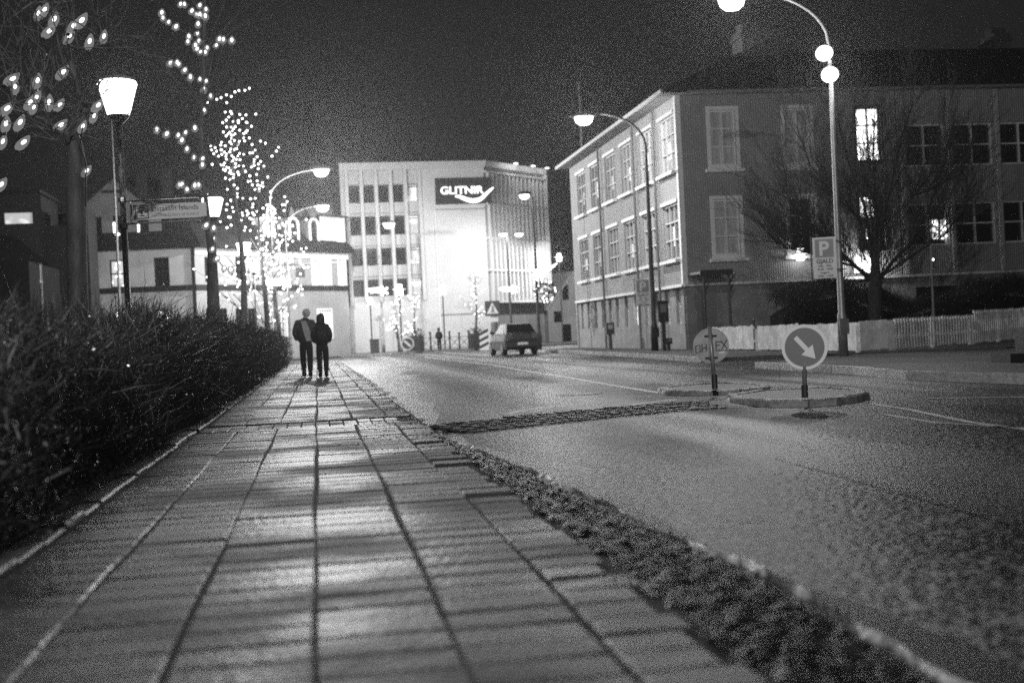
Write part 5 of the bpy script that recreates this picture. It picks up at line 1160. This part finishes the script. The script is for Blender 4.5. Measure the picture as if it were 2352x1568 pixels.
for s_ in (-1, 1):
    g.tube([cc_+nn*.004+ux*sq*(s_*.45+.16*math.cos(a))+uz*sq*(.12+.16*math.sin(a)) for a in np.linspace(PI/2, PI/2+s_*-5.2, 14)], .007, 4)
    g.tube([cc_+nn*.004+ux*sq*x*s_+uz*sq*z for x, z in ((0, .72), (.35, .6), (.72, .5))], .008, 4)
tx = c0+ux*(hs_*2.4)+nn*.003
g.build('emblem', BLACK, PB); g = MB()
text_mb(g, 'Listasafn Íslands', hs_*.95, tx+uz*hs_*.08, ux, uz, bold=.0, align='LEFT', width=L_-hs_*2.4-.12)
g.build('lettering', BLACK, PB); g = MB()
text_mb(g, 'National Gallery of Iceland', hs_*.62, tx-uz*hs_*.68, ux, uz, bold=-.001, align='LEFT', width=L_-hs_*2.4-.12)
g.build('lettering', BLACK, PB)
pb = np.array([-2.76, 19.5, 0]); g = MB()
for z in (hs_+.06, -hs_-.05): g.tube([pb+uz*(zc+z), c0+ux*(L_-.1)+uz*z], .015, 6)
g.tube([c0-ux*.03+uz*(hs_+.05), c0-ux*.03-uz*(hs_+.05)], .015, 6)
for z in (.2, -.2): g.tube([pb+uz*(zc+z-.03), pb+uz*(zc+z+.03)], .07, 10)
g.build('frame', mat('frame_steel', .4, .3, .6, metal=.5), t)
# crossing sign, keep-right sign, striped markers
def square_sign(x, y, d, s, label, kind):
    c = at(x, y, d); ux, nn = basis(c); uz = np.array([0, 0, 1.]); t = thing('crossing_sign', (c[0], c[1], .1), label, 'road sign')
    g = MB(); g.tube([(c[0]-nn[0]*.05, c[1]-nn[1]*.05, .1), (c[0]-nn[0]*.05, c[1]-nn[1]*.05, c[2]+s)], .035, 8); g.build('pole', POLEM, t)
    g = MB(); g.add([c+ux*a*s+uz*b_*s for a, b_ in ((-1, -1), (1, -1), (1, 1), (-1, 1))]+[c+ux*a*s+uz*b_*s-nn*.02 for a, b_ in ((-1, -1), (1, -1), (1, 1), (-1, 1))], [(0, 1, 2, 3), (7, 6, 5, 4), (0, 4, 5, 1), (1, 5, 6, 2), (2, 6, 7, 3), (3, 7, 4, 0)]); pb = g.build('board', SIGNB if False else mat('sign_dark_grey', .07, .4, .4), t)
    g = MB(); q = c+nn*.004; g.add([q+ux*a*s+uz*b_*s for a, b_ in ((-.8, -.7), (.8, -.7), (0, .8))], [(0, 1, 2)]); tri = g.build('triangle', SIGNF, pb)
    g = MB(); q = c+nn*.02; g.tube([q+uz*s*.1, q-uz*s*.2], s*.07, 6); g.ball(q+uz*s*.28, s*.1, 8, 6); g.tube([q-uz*s*.18, q-uz*s*.55-ux*s*.22], s*.05, 5); g.tube([q-uz*s*.18, q-uz*s*.55+ux*s*.22], s*.05, 5); g.build('walking_figure', BLACK, pb)
    g = MB(); g.add([c+nn*.002+ux*a*s+uz*(b_-1.5)*s for a, b_ in ((-.7, -.3), (.7, -.3), (.7, .3), (-.7, .3))], [(0, 1, 2, 3)]); g.build('plate', MATS.get('sign_grey') or SIGNF, pb)
square_sign(1131, 708, 84, .5, 'square pedestrian crossing sign on a pole by the railing', 1)
c = at(936, 789, 80); ux, nn = basis(c); t = thing('bar_sign', (c[0], c[1], 0), 'small round sign with a slanting bar before the small lit trees', 'road sign'); g = MB(); g.tube([(c[0]-nn[0]*.05, c[1]-nn[1]*.05, 0), (c[0]-nn[0]*.05, c[1]-nn[1]*.05, c[2]+.1)], .04, 8); g.build('pole', POLEM, t)
g = MB(); disc(g, c, .42, ux, nn, .02); D_ = g.build('disc', mat('sign_grey', .45, .4, .5), t); g = MB(); disc(g, c+nn*.021, .34, ux, nn, .003); g.build('face', mat('sign_dark_grey', .07), D_)
g = MB(); e1 = ux*math.cos(-.75)+uz*math.sin(-.75); e2 = np.cross(nn, e1); g.add([c+nn*.026+(e1*x+e2*y)*.34 for x, y in ((-.8, -.2), (.8, -.2), (.8, .2), (-.8, .2))], [(0, 1, 2, 3)]); g.build('bar', SIGNF, D_)
for i, (x, d, lb) in enumerate(((1112, 83, 'striped black and white marker post left of the car'), (1143, 82, 'striped black and white marker post partly behind the car'))):
    c = at(x, 783, d); ux, nn = basis(c); t = thing('striped_marker', (c[0], c[1], 0), lb, 'marker post', 'striped marker posts')
    g = MB(); g.tube([(c[0], c[1], 0), (c[0], c[1], c[2]+.3)], .04, 6); g.build('pole', DARKM, t)
    g = MB(); g.add([c+nn*.05+ux*a+uz*b_ for a, b_ in ((-.3, -.62), (.3, -.62), (.3, .62), (-.3, .62))], [(0, 1, 2, 3)]); pb = g.build('board', SIGNF, t)
    for k in range(3):
        g = MB(); z = -.5+k*.42; g.add([c+nn*.055+ux*a+uz*b_ for a, b_ in ((-.3, z), (.3, z+.28), (.3, z+.48), (-.3, z+.2))], [(0, 1, 2, 3)]); g.build('stripe', BLACK, pb)

# ------------------------------------------------------------------ railing by the office building
ra = at(968, 806, 86.5)[:2]; rb_ = at(1100, 802, 86.5)[:2]; t = thing('railing', (*ra, .1), 'low railing with crossed bars before the blank office wall', 'railing'); dv = rb_-ra; n_ = 6
for k in range(n_+1):
    p = ra+dv*k/n_; g = MB(); g.tube([(*p, .1), (*p, 1.15+.12*(k % 2))], .06, 8); g.ball((*p, 1.2+.12*(k % 2)), .09, 8, 6); g.build('post', DARKM, t)
    if k < n_:
        q = ra+dv*(k+1)/n_; g = MB(); [g.tube([(*p, a_), (*q, b_)], .02, 5) for a_, b_ in ((.98, .98), (.25, .25), (.25, .98), (.98, .25))]; g.build('crossed_bars', DARKM, t)
for (x, d, lb) in ((957, 87.3, 'dark planter box around the middle small lit tree'), (1097, 86.8, 'dark planter box around the lone small lit tree')):
    c = at(x, 800, d); t = thing('planter', (c[0], c[1], .1), lb, 'planter', 'dark tree planters'); g = MB(); g.prism([(c[0]-.5, c[1]-.5), (c[0]+.5, c[1]-.5), (c[0]+.5, c[1]+.5), (c[0]-.5, c[1]+.5)], .1, 1.15); [g.box(c[0]-.52, c[0]+.52, c[1]-.53, c[1]-.5, z, z+.06) for z in (.3, .6, .9)]; g.build('box', DARKM, t)
    g = MB(); rn = random.Random(int(x))
    for k in range(140):
        v = np.array([rn.gauss(0, .3), rn.gauss(0, .3), abs(rn.gauss(0, .25))]); p = np.array([c[0], c[1], 1.15])+v; g.add([p, p+np.array([rn.gauss(0, .08), 0, rn.gauss(0, .08)]), p+np.array([rn.gauss(0, .08), .03, rn.gauss(0, .08)])], [(0, 1, 2)])
    g.build('foliage', MATS['dark_leaf'], t)
c = at(861, 802, 86); t = thing('litter_bin', (c[0], c[1], .1), 'dark litter bin at the foot of the straight lamp post', 'bin'); g = MB(); g.prism([(c[0]-.3, c[1]-.3), (c[0]+.3, c[1]-.3), (c[0]+.3, c[1]+.3), (c[0]-.3, c[1]+.3)], .1, 1.0); g.build('body', DARKM, t); g = MB(); g.box(c[0]-.34, c[0]+.34, c[1]-.34, c[1]+.34, 1.001, 1.08); g.build('lid', BLACK, t)
# traffic light hanging over the street, meter posts, black box and stump
c = at(690, 626, 80); t = thing('traffic_signal', c, 'dark signal box hanging from an arm before the corner house', 'signal'); g = MB(); g.tube([c+[-2.0, 0, .5], c+[2.6, 0, .55]], .04, 6); g.build('arm', DARKM, t); g = MB(); g.box(c[0]-.28, c[0]+.28, c[1]-.15, c[1]+.15, c[2]-.3, c[2]+.3); g.build('housing', BLACK, t)
g = MB(); g.box(c[0]+.9, c[0]+1.7, c[1]-.12, c[1]+.12, c[2]+.05, c[2]+.22); g.build('lamp', emit('signal_lamp', 8, False), t)
def meter(x, y, Y, w_, h, label, name='parking_meter'):
    c = atX(x, y, 12.6) if Y is None else atY(x, y, Y); b = np.array([c[0], c[1], .1]); t = thing(name, b, label, 'parking meter'); g = MB(); g.box(b[0]-w_*.35, b[0]+w_*.35, b[1]-.1, b[1]+.1, .1, h*.62); g.build('stand', DARKM, t)
    g = MB(); g.box(b[0]-w_, b[0]+w_, b[1]-.16, b[1]+.16, h*.6, h); hd_ = g.build('head', BLACK, t); g = MB(); g.box(b[0]-w_*.6, b[0]+w_*.6, b[1]-.17, b[1]-.161, h*.78, h*.93); g.build('display', mat('meter_face', .25, .3, .5), hd_)
meter(1402, 790, 52.5, .17, 1.25, 'small dark post-mounted box by the far end of the ribbed building')
meter(1525, 800, 44.0, .19, 1.9, 'tall dark ticket machine by the corner of the ribbed building', 'ticket_machine')
meter(1536, 800, 44.2, .1, .55, 'low dark bollard beside the ticket machine', 'bollard')
c = gnd(2335, 831, .1); t = thing('stone_block', (c[0]+.3, c[1], .1), 'dark low block on the pavement at the right edge', 'block'); g = MB(); g.prism([(c[0]-.28, c[1]-.3), (c[0]+1.2, c[1]-.3), (c[0]+1.2, c[1]+.3), (c[0]-.28, c[1]+.3)], .1, .25); g.build('slab', BLACK, t); g = MB(); g.box(c[0]+.1, c[0]+1., c[1]-.2, c[1]+.2, .251, .6); g.build('upper_slab', BLACK, t)
# slim pole in the garden on the right with a small light
c = atY(2143, 800, 33.2); t = thing('garden_pole', (c[0], c[1], .1), 'slim pole with a tiny light rising behind the picket fence', 'pole'); ze = atY(2138, 560, 33.2); g = MB(); g.tube([(c[0]+.05, c[1], .1), (ze[0], c[1], ze[2])], [.05, .02], 8); g.build('shaft', mat('grey_pole', .12, .5), t); zb_ = atY(2143, 596, 33.2); g = MB(); g.ball(zb_, .035); g.build('light', emit('tiny_lamp', 10, False), t)

# ------------------------------------------------------------------ parked car, seen from behind
cr = gnd(1203, 816); cr = at(1201, 815, 57.5); CAR = thing('parked_car', (cr[0], cr[1]+2.1, 0), 'dark parked hatchback seen from behind with a pale number plate', 'car')
CB = mat('car_paint', .035, .22, .6, metal=.2); CG = mat('car_glass', .01, .05, .9)
ca = math.radians(3.5); ox_, oy_ = cr[0], cr[1]
def cx_(p):   # local: x right, y forward from the rear bumper
    q0 = p[0]*.93; return (ox_+q0*math.cos(ca)-p[1]*math.sin(ca), oy_+q0*math.sin(ca)+p[1]*math.cos(ca), p[2]*1.03)
st = [(.0, .78, .38, .62, .70), (.05, .84, .3, .62, .96), (.35, .87, .24, .62, 1.0), (1.0, .88, .22, .64, .98), (2.4, .88, .22, .64, .93), (3.1, .87, .22, .62, .88), (3.7, .82, .26, .58, .78), (4.0, .74, .32, .52, .66), (4.1, .6, .38, .48, .56)]
g = MB(); vs = []
for y, hw, zb_, zm, zt_ in st:
    vs += [(-hw*.92, y, zb_), (-hw, y, zb_+.1), (-hw, y, zm), (-hw*.93, y, zt_-.04), (-hw*.84, y, zt_), (hw*.84, y, zt_), (hw*.93, y, zt_-.04), (hw, y, zm), (hw, y, zb_+.1), (hw*.92, y, zb_)]
n_ = 10; fs = [(i*n_+k, (i+1)*n_+k, (i+1)*n_+(k+1) % n_, i*n_+(k+1) % n_) for i in range(len(st)-1) for k in range(n_)]+[tuple(range(n_)), tuple((len(st)-1)*n_+k for k in range(n_-1, -1, -1))]
g.add(vs, fs).xform(cx_); BD = g.build('body', CB, CAR)
g = MB(); cab_ = [(.12, .74, .97), (.22, .72, 1.02), (.62, .60, 1.36), (.95, .57, 1.42), (1.9, .57, 1.42), (2.25, .60, 1.34), (3.0, .72, .92)]
vs = []
for y, hw, z in cab_: vs += [(-.80, y, .93), (-hw, y, z), (hw, y, z), (.80, y, .93)]
fs = [(i*4+k, (i+1)*4+k, (i+1)*4+(k+1) % 4, i*4+(k+1) % 4) for i in range(len(cab_)-1) for k in range(4)]+[(0, 1, 2, 3), tuple((len(cab_)-1)*4+k for k in (3, 2, 1, 0))]
g.add(vs, fs).xform(cx_); g.build('cabin', CB, CAR)
g = MB(); g.add([(-.66, .225, 1.045), (.66, .225, 1.045), (.54, .60, 1.355), (-.54, .60, 1.355)], [(0, 1, 2, 3)]); g.v = [(x, y-.012, z+.012) for x, y, z in g.v]; g.xform(cx_); g.build('rear_window', CG, CAR)
for s_ in (-1, 1):
    g = MB(); g.add([(s_*.785, .75, .98), (s_*.785, 2.55, .96), (s_*.615, 2.1, 1.34), (s_*.6, .85, 1.36)], [(0, 1, 2, 3) if s_ > 0 else (3, 2, 1, 0)]); g.xform(cx_); g.build('side_window', mat('glass_with_reflection', .3, .1, .9) if s_ < 0 else CG, CAR)  # left window paler: reflected light put into its colour
    for y in (.72, 3.3):
        w2 = MB(); w2.tube([(s_*.66, y, .31), (s_*.87, y, .31)], .31, 20).xform(cx_); wo = w2.build('wheel', mat('tyre', .02, .8, .2), CAR); w2 = MB(); w2.tube([(s_*.872, y, .31), (s_*.885, y, .31)], .19, 16).xform(cx_); w2.build('rim', METAL, wo)
    g = MB(); g.hexa([(s_*.62-.13, -.015, .74), (s_*.62+.13, -.015, .74), (s_*.62+.13, .1, .74), (s_*.62-.13, .1, .74), (s_*.64-.12, .02, .93), (s_*.64+.12, .02, .93), (s_*.64+.12, .1, .93), (s_*.64-.12, .1, .93)]).xform(cx_); g.build('tail_light', mat('tail_lens', .09, .2, .7), CAR)
    g = MB(); g.hexa([(s_*.95-.1, 2.5, .97), (s_*.95+.1, 2.5, .97), (s_*.95+.1, 2.58, .97), (s_*.95-.1, 2.58, .97), (s_*.95-.09, 2.5, 1.1), (s_*.95+.09, 2.5, 1.1), (s_*.95+.09, 2.58, 1.1), (s_*.95-.09, 2.58, 1.1)]).xform(cx_); g.build('mirror', CB, CAR)
g = MB(); g.hexa([(-.8, -.09, .36), (.8, -.09, .36), (.84, .05, .36), (-.84, .05, .36), (-.8, -.08, .56), (.8, -.08, .56), (.84, .05, .56), (-.84, .05, .56)]).xform(cx_); g.build('bumper', mat('bumper', .025, .5, .4), CAR)
g = MB(); g.add([(-.26, -.1, .45), (.26, -.1, .45), (.26, -.1, .56), (-.26, -.1, .56)], [(0, 1, 2, 3)]).xform(cx_); g.build('number_plate', SIGNF, CAR)
g = MB(); g.tube([(-.5, -.0, .99), (.5, -.0, .99)], .02, 6).xform(cx_); g.build('spoiler', CB, CAR)

# ------------------------------------------------------------------ people
def skin(name, J, E_, m, par, lev=2, root=0):
    me = bpy.data.meshes.new(name); base = np.array(root_of(par)['_o']); me.from_pydata([tuple(np.array(p[:3])) for p in J], E_, []); ob = bpy.data.objects.new(name, me); C.objects.link(ob); ob.parent = par
    sk = ob.modifiers.new('skin', 'SKIN'); sk.use_smooth_shade = True
    for i, p in enumerate(J):
        v = me.skin_vertices[0].data[i]; v.radius = (p[3], p[4] if len(p) > 4 else p[3]); v.use_root = (i == root)
    sb = ob.modifiers.new('sub', 'SUBSURF'); sb.levels = sb.render_levels = lev; me.materials.append(m)
    return ob
def person(pos, H_, label, step, jac, trs, hairm, man):
    t = thing('person', pos, label, 'person', None); k = H_/1.75; t.rotation_euler = (0, 0, 0)
    S_ = lambda L_: [(x*k, y*k, z*k)+tuple(r*k for r in rr_) for (x, y, z, *rr_) in L_]
    skinm = mat('skin', .3, .5, .3); boot = mat('boot', .015, .5, .3)
    lx, rx = -.075, .085; ly, ry = step
    wd = 1.0 if man else .88; hx = .05 if man else -.01
    # body: one continuous surface, pelvis root
    bodyJ = S_([(0, 0, .95, .13, .11), (0, 0, 1.15, .12, .1), (0, .01, 1.36, .15*wd, .1), (0, .02, 1.46, .055), (hx*.5, .05, 1.54, .05), (hx, .08, 1.60, .078), (hx, .08, 1.665, .068),
                (-.18*wd, .0, 1.39, .05), (-.225*wd, -.03, 1.13, .042), (-.17*wd, .10, .95, .033), (-.13*wd, .14, .90, .03), (.18*wd, 0, 1.39, .05), (.225*wd, -.03, 1.13, .042), (.17*wd, .10, .95, .033), (.13*wd, .14, .90, .03),
                (lx, 0, .86, .085), (lx-.0, ly*.3+.03, .48, .058), (lx, ly, .11, .04), (lx-.01, ly+.14, .04, .035), (rx, 0, .86, .085), (rx, ry*.3+.03, .48, .058), (rx, ry, .11, .04), (rx+.01, ry+.14, .04, .035)])
    skin('body', bodyJ, [(0, 1), (1, 2), (2, 3), (3, 4), (4, 5), (5, 6), (2, 7), (7, 8), (8, 9), (9, 10), (2, 11), (11, 12), (12, 13), (13, 14), (0, 15), (15, 16), (16, 17), (17, 18), (0, 19), (19, 20), (20, 21), (21, 22)], skinm, t)
    b = 1.0 if man else .95
    skin('jacket', S_([(0, 0, .84, .20*b, .155), (0, -.01, 1.0, .205*b, .165), (0, -.01, 1.18, .21*b, .165), (0, .0, 1.34, .21*b, .155), (0, .01, 1.45, .11, .1), (hx*.4, .03, 1.52, .075), (-.19*wd, .0, 1.385, .10), (-.26*wd, -.03, 1.14, .088), (-.20*wd, .09, .95, .07), (.19*wd, 0, 1.385, .10), (.26*wd, -.03, 1.14, .088), (.20*wd, .09, .95, .07)]),
         [(0, 1), (1, 2), (2, 3), (3, 4), (4, 5), (3, 6), (6, 7), (7, 8), (3, 9), (9, 10), (10, 11)], jac, t, root=2)
    skin('trousers', S_([(0, 0, .96, .145, .13), (0, 0, .86, .15, .13), (lx, 0, .78, .105), (lx-.01, ly*.3+.03, .48, .082), (lx, ly, .13, .068), (rx, 0, .78, .105), (rx+.01, ry*.3+.03, .48, .082), (rx, ry, .13, .068)]), [(0, 1), (1, 2), (2, 3), (3, 4), (1, 5), (5, 6), (6, 7)], trs, t)
    for (x, y) in ((lx, ly), (rx, ry)):
        skin('shoe', S_([(x, y-.03, .16, .066), (x, y-.01, .06, .058), (x, y+.08, .045, .052, .035), (x, y+.17, .04, .048, .03)]), [(0, 1), (1, 2), (2, 3)], boot, t, root=1)
    return t, k
pm = gnd(706, 866, .1)
t, k = person((pm[0], pm[1], .1), 1.77, 'taller walking person, pale cap, dark jacket with pale back panel, hands in pockets', (.16, -.2), mat('jacket_dark', .05, .7, .3), mat('jeans_dark', .018, .8, .2), None, True)
g = MB(); g.ball((.05*k, .08*k, 1.645*k), .105*k, 14, 10, sz=1.1); g.v = [tuple(v) for v in g.v]; o = g.build('cap', mat('cap_pale', .5, .8, .2), t, smooth=True, loc=(0, 0, 0)); o.location = (0, 0, 0)
g = MB(); g.add([(-.09*k, -.14*k, 1.44*k), (.04*k, -.15*k, 1.43*k), (.12*k, -.18*k, 1.2*k), (.18*k, -.15*k, .92*k), (.02*k, -.165*k, .92*k), (-.05*k, -.185*k, 1.2*k)], [(0, 1, 2, 5), (5, 2, 3, 4)]); g.v = [(x, y-.02, z) for x, y, z in g.v]; g.build('back_panel', mat('panel_pale', .4, .8, .2), t, loc=(0, 0, 0))
pw = gnd(743, 867, .1)
t, k = person((pw[0], pw[1], .1), 1.61, 'shorter walking person, long dark hair, short dark jacket and tall boots', (-.05, .05), mat('jacket_black', .015, .7, .3), mat('jeans_dark', .018), None, False)
for q in (0,):
    g = MB(); g.lathe([(.06, 1.34), (.10, 1.40), (.115, 1.5), (.118, 1.6), (.105, 1.68), (.07, 1.735), (.01, 1.755)], (0, .05, 0), 16); g.v = [(x*k, y*k, z*k) for x, y, z in g.v]; g.build('hair', mat('hair_dark', .012, .5, .4), t, smooth=True, loc=(0, 0, 0))
p3 = at(1010, 806, 84.5)
t, k = person((p3[0], p3[1], .1), 1.5, 'small distant person in a dark hooded coat by the railing', (.15, -.15), mat('jacket_black', .015), mat('jeans_dark', .018), None, False)
g = MB(); g.ball((0, .04*k, 1.66*k), .13*k, 12, 8, sz=1.1); g.build('hood', MATS['jacket_black'], t, smooth=True, loc=(0, 0, 0))
# flagpole by the corner house
c = at(262, 400, 60); t = thing('flag_pole', (c[0], c[1], 0), 'thin flagpole rising behind the nearest lantern', 'pole'); g = MB(); g.tube([(c[0]-.05, c[1], 0), (c[0], c[1], at(259, 275, 60)[2])], [.08, .03], 8); g.build('shaft', METAL, t); g = MB(); g.ball((c[0], c[1], at(259, 273, 60)[2]), .07); g.build('finial', METAL, t)
for o in bpy.data.objects:
    if '_o' in o.keys(): del o['_o']
# ------------------------------------------------------------------ haze last: a closed box of thin damp air
HZ = 0.00042
hm = bpy.data.materials.new('damp_air'); hm.use_nodes = True; nt = hm.node_tree
for n in list(nt.nodes):
    if n.type == 'BSDF_PRINCIPLED': nt.nodes.remove(n)
pv = nt.nodes.new('ShaderNodeVolumePrincipled'); pv.inputs['Color'].default_value = (.9, .9, .9, 1); pv.inputs['Density'].default_value = HZ; pv.inputs['Anisotropy'].default_value = .84; hm.cycles.volume_sampling = 'EQUIANGULAR'
nt.links.new(pv.outputs[0], [n for n in nt.nodes if n.type == 'OUTPUT_MATERIAL'][0].inputs['Volume'])
if HZ > 0:
    g = MB(); g.box(-920, 920, -420, 1520, -1.1, 26); tag(g.build('haze', hm), kind='stuff')
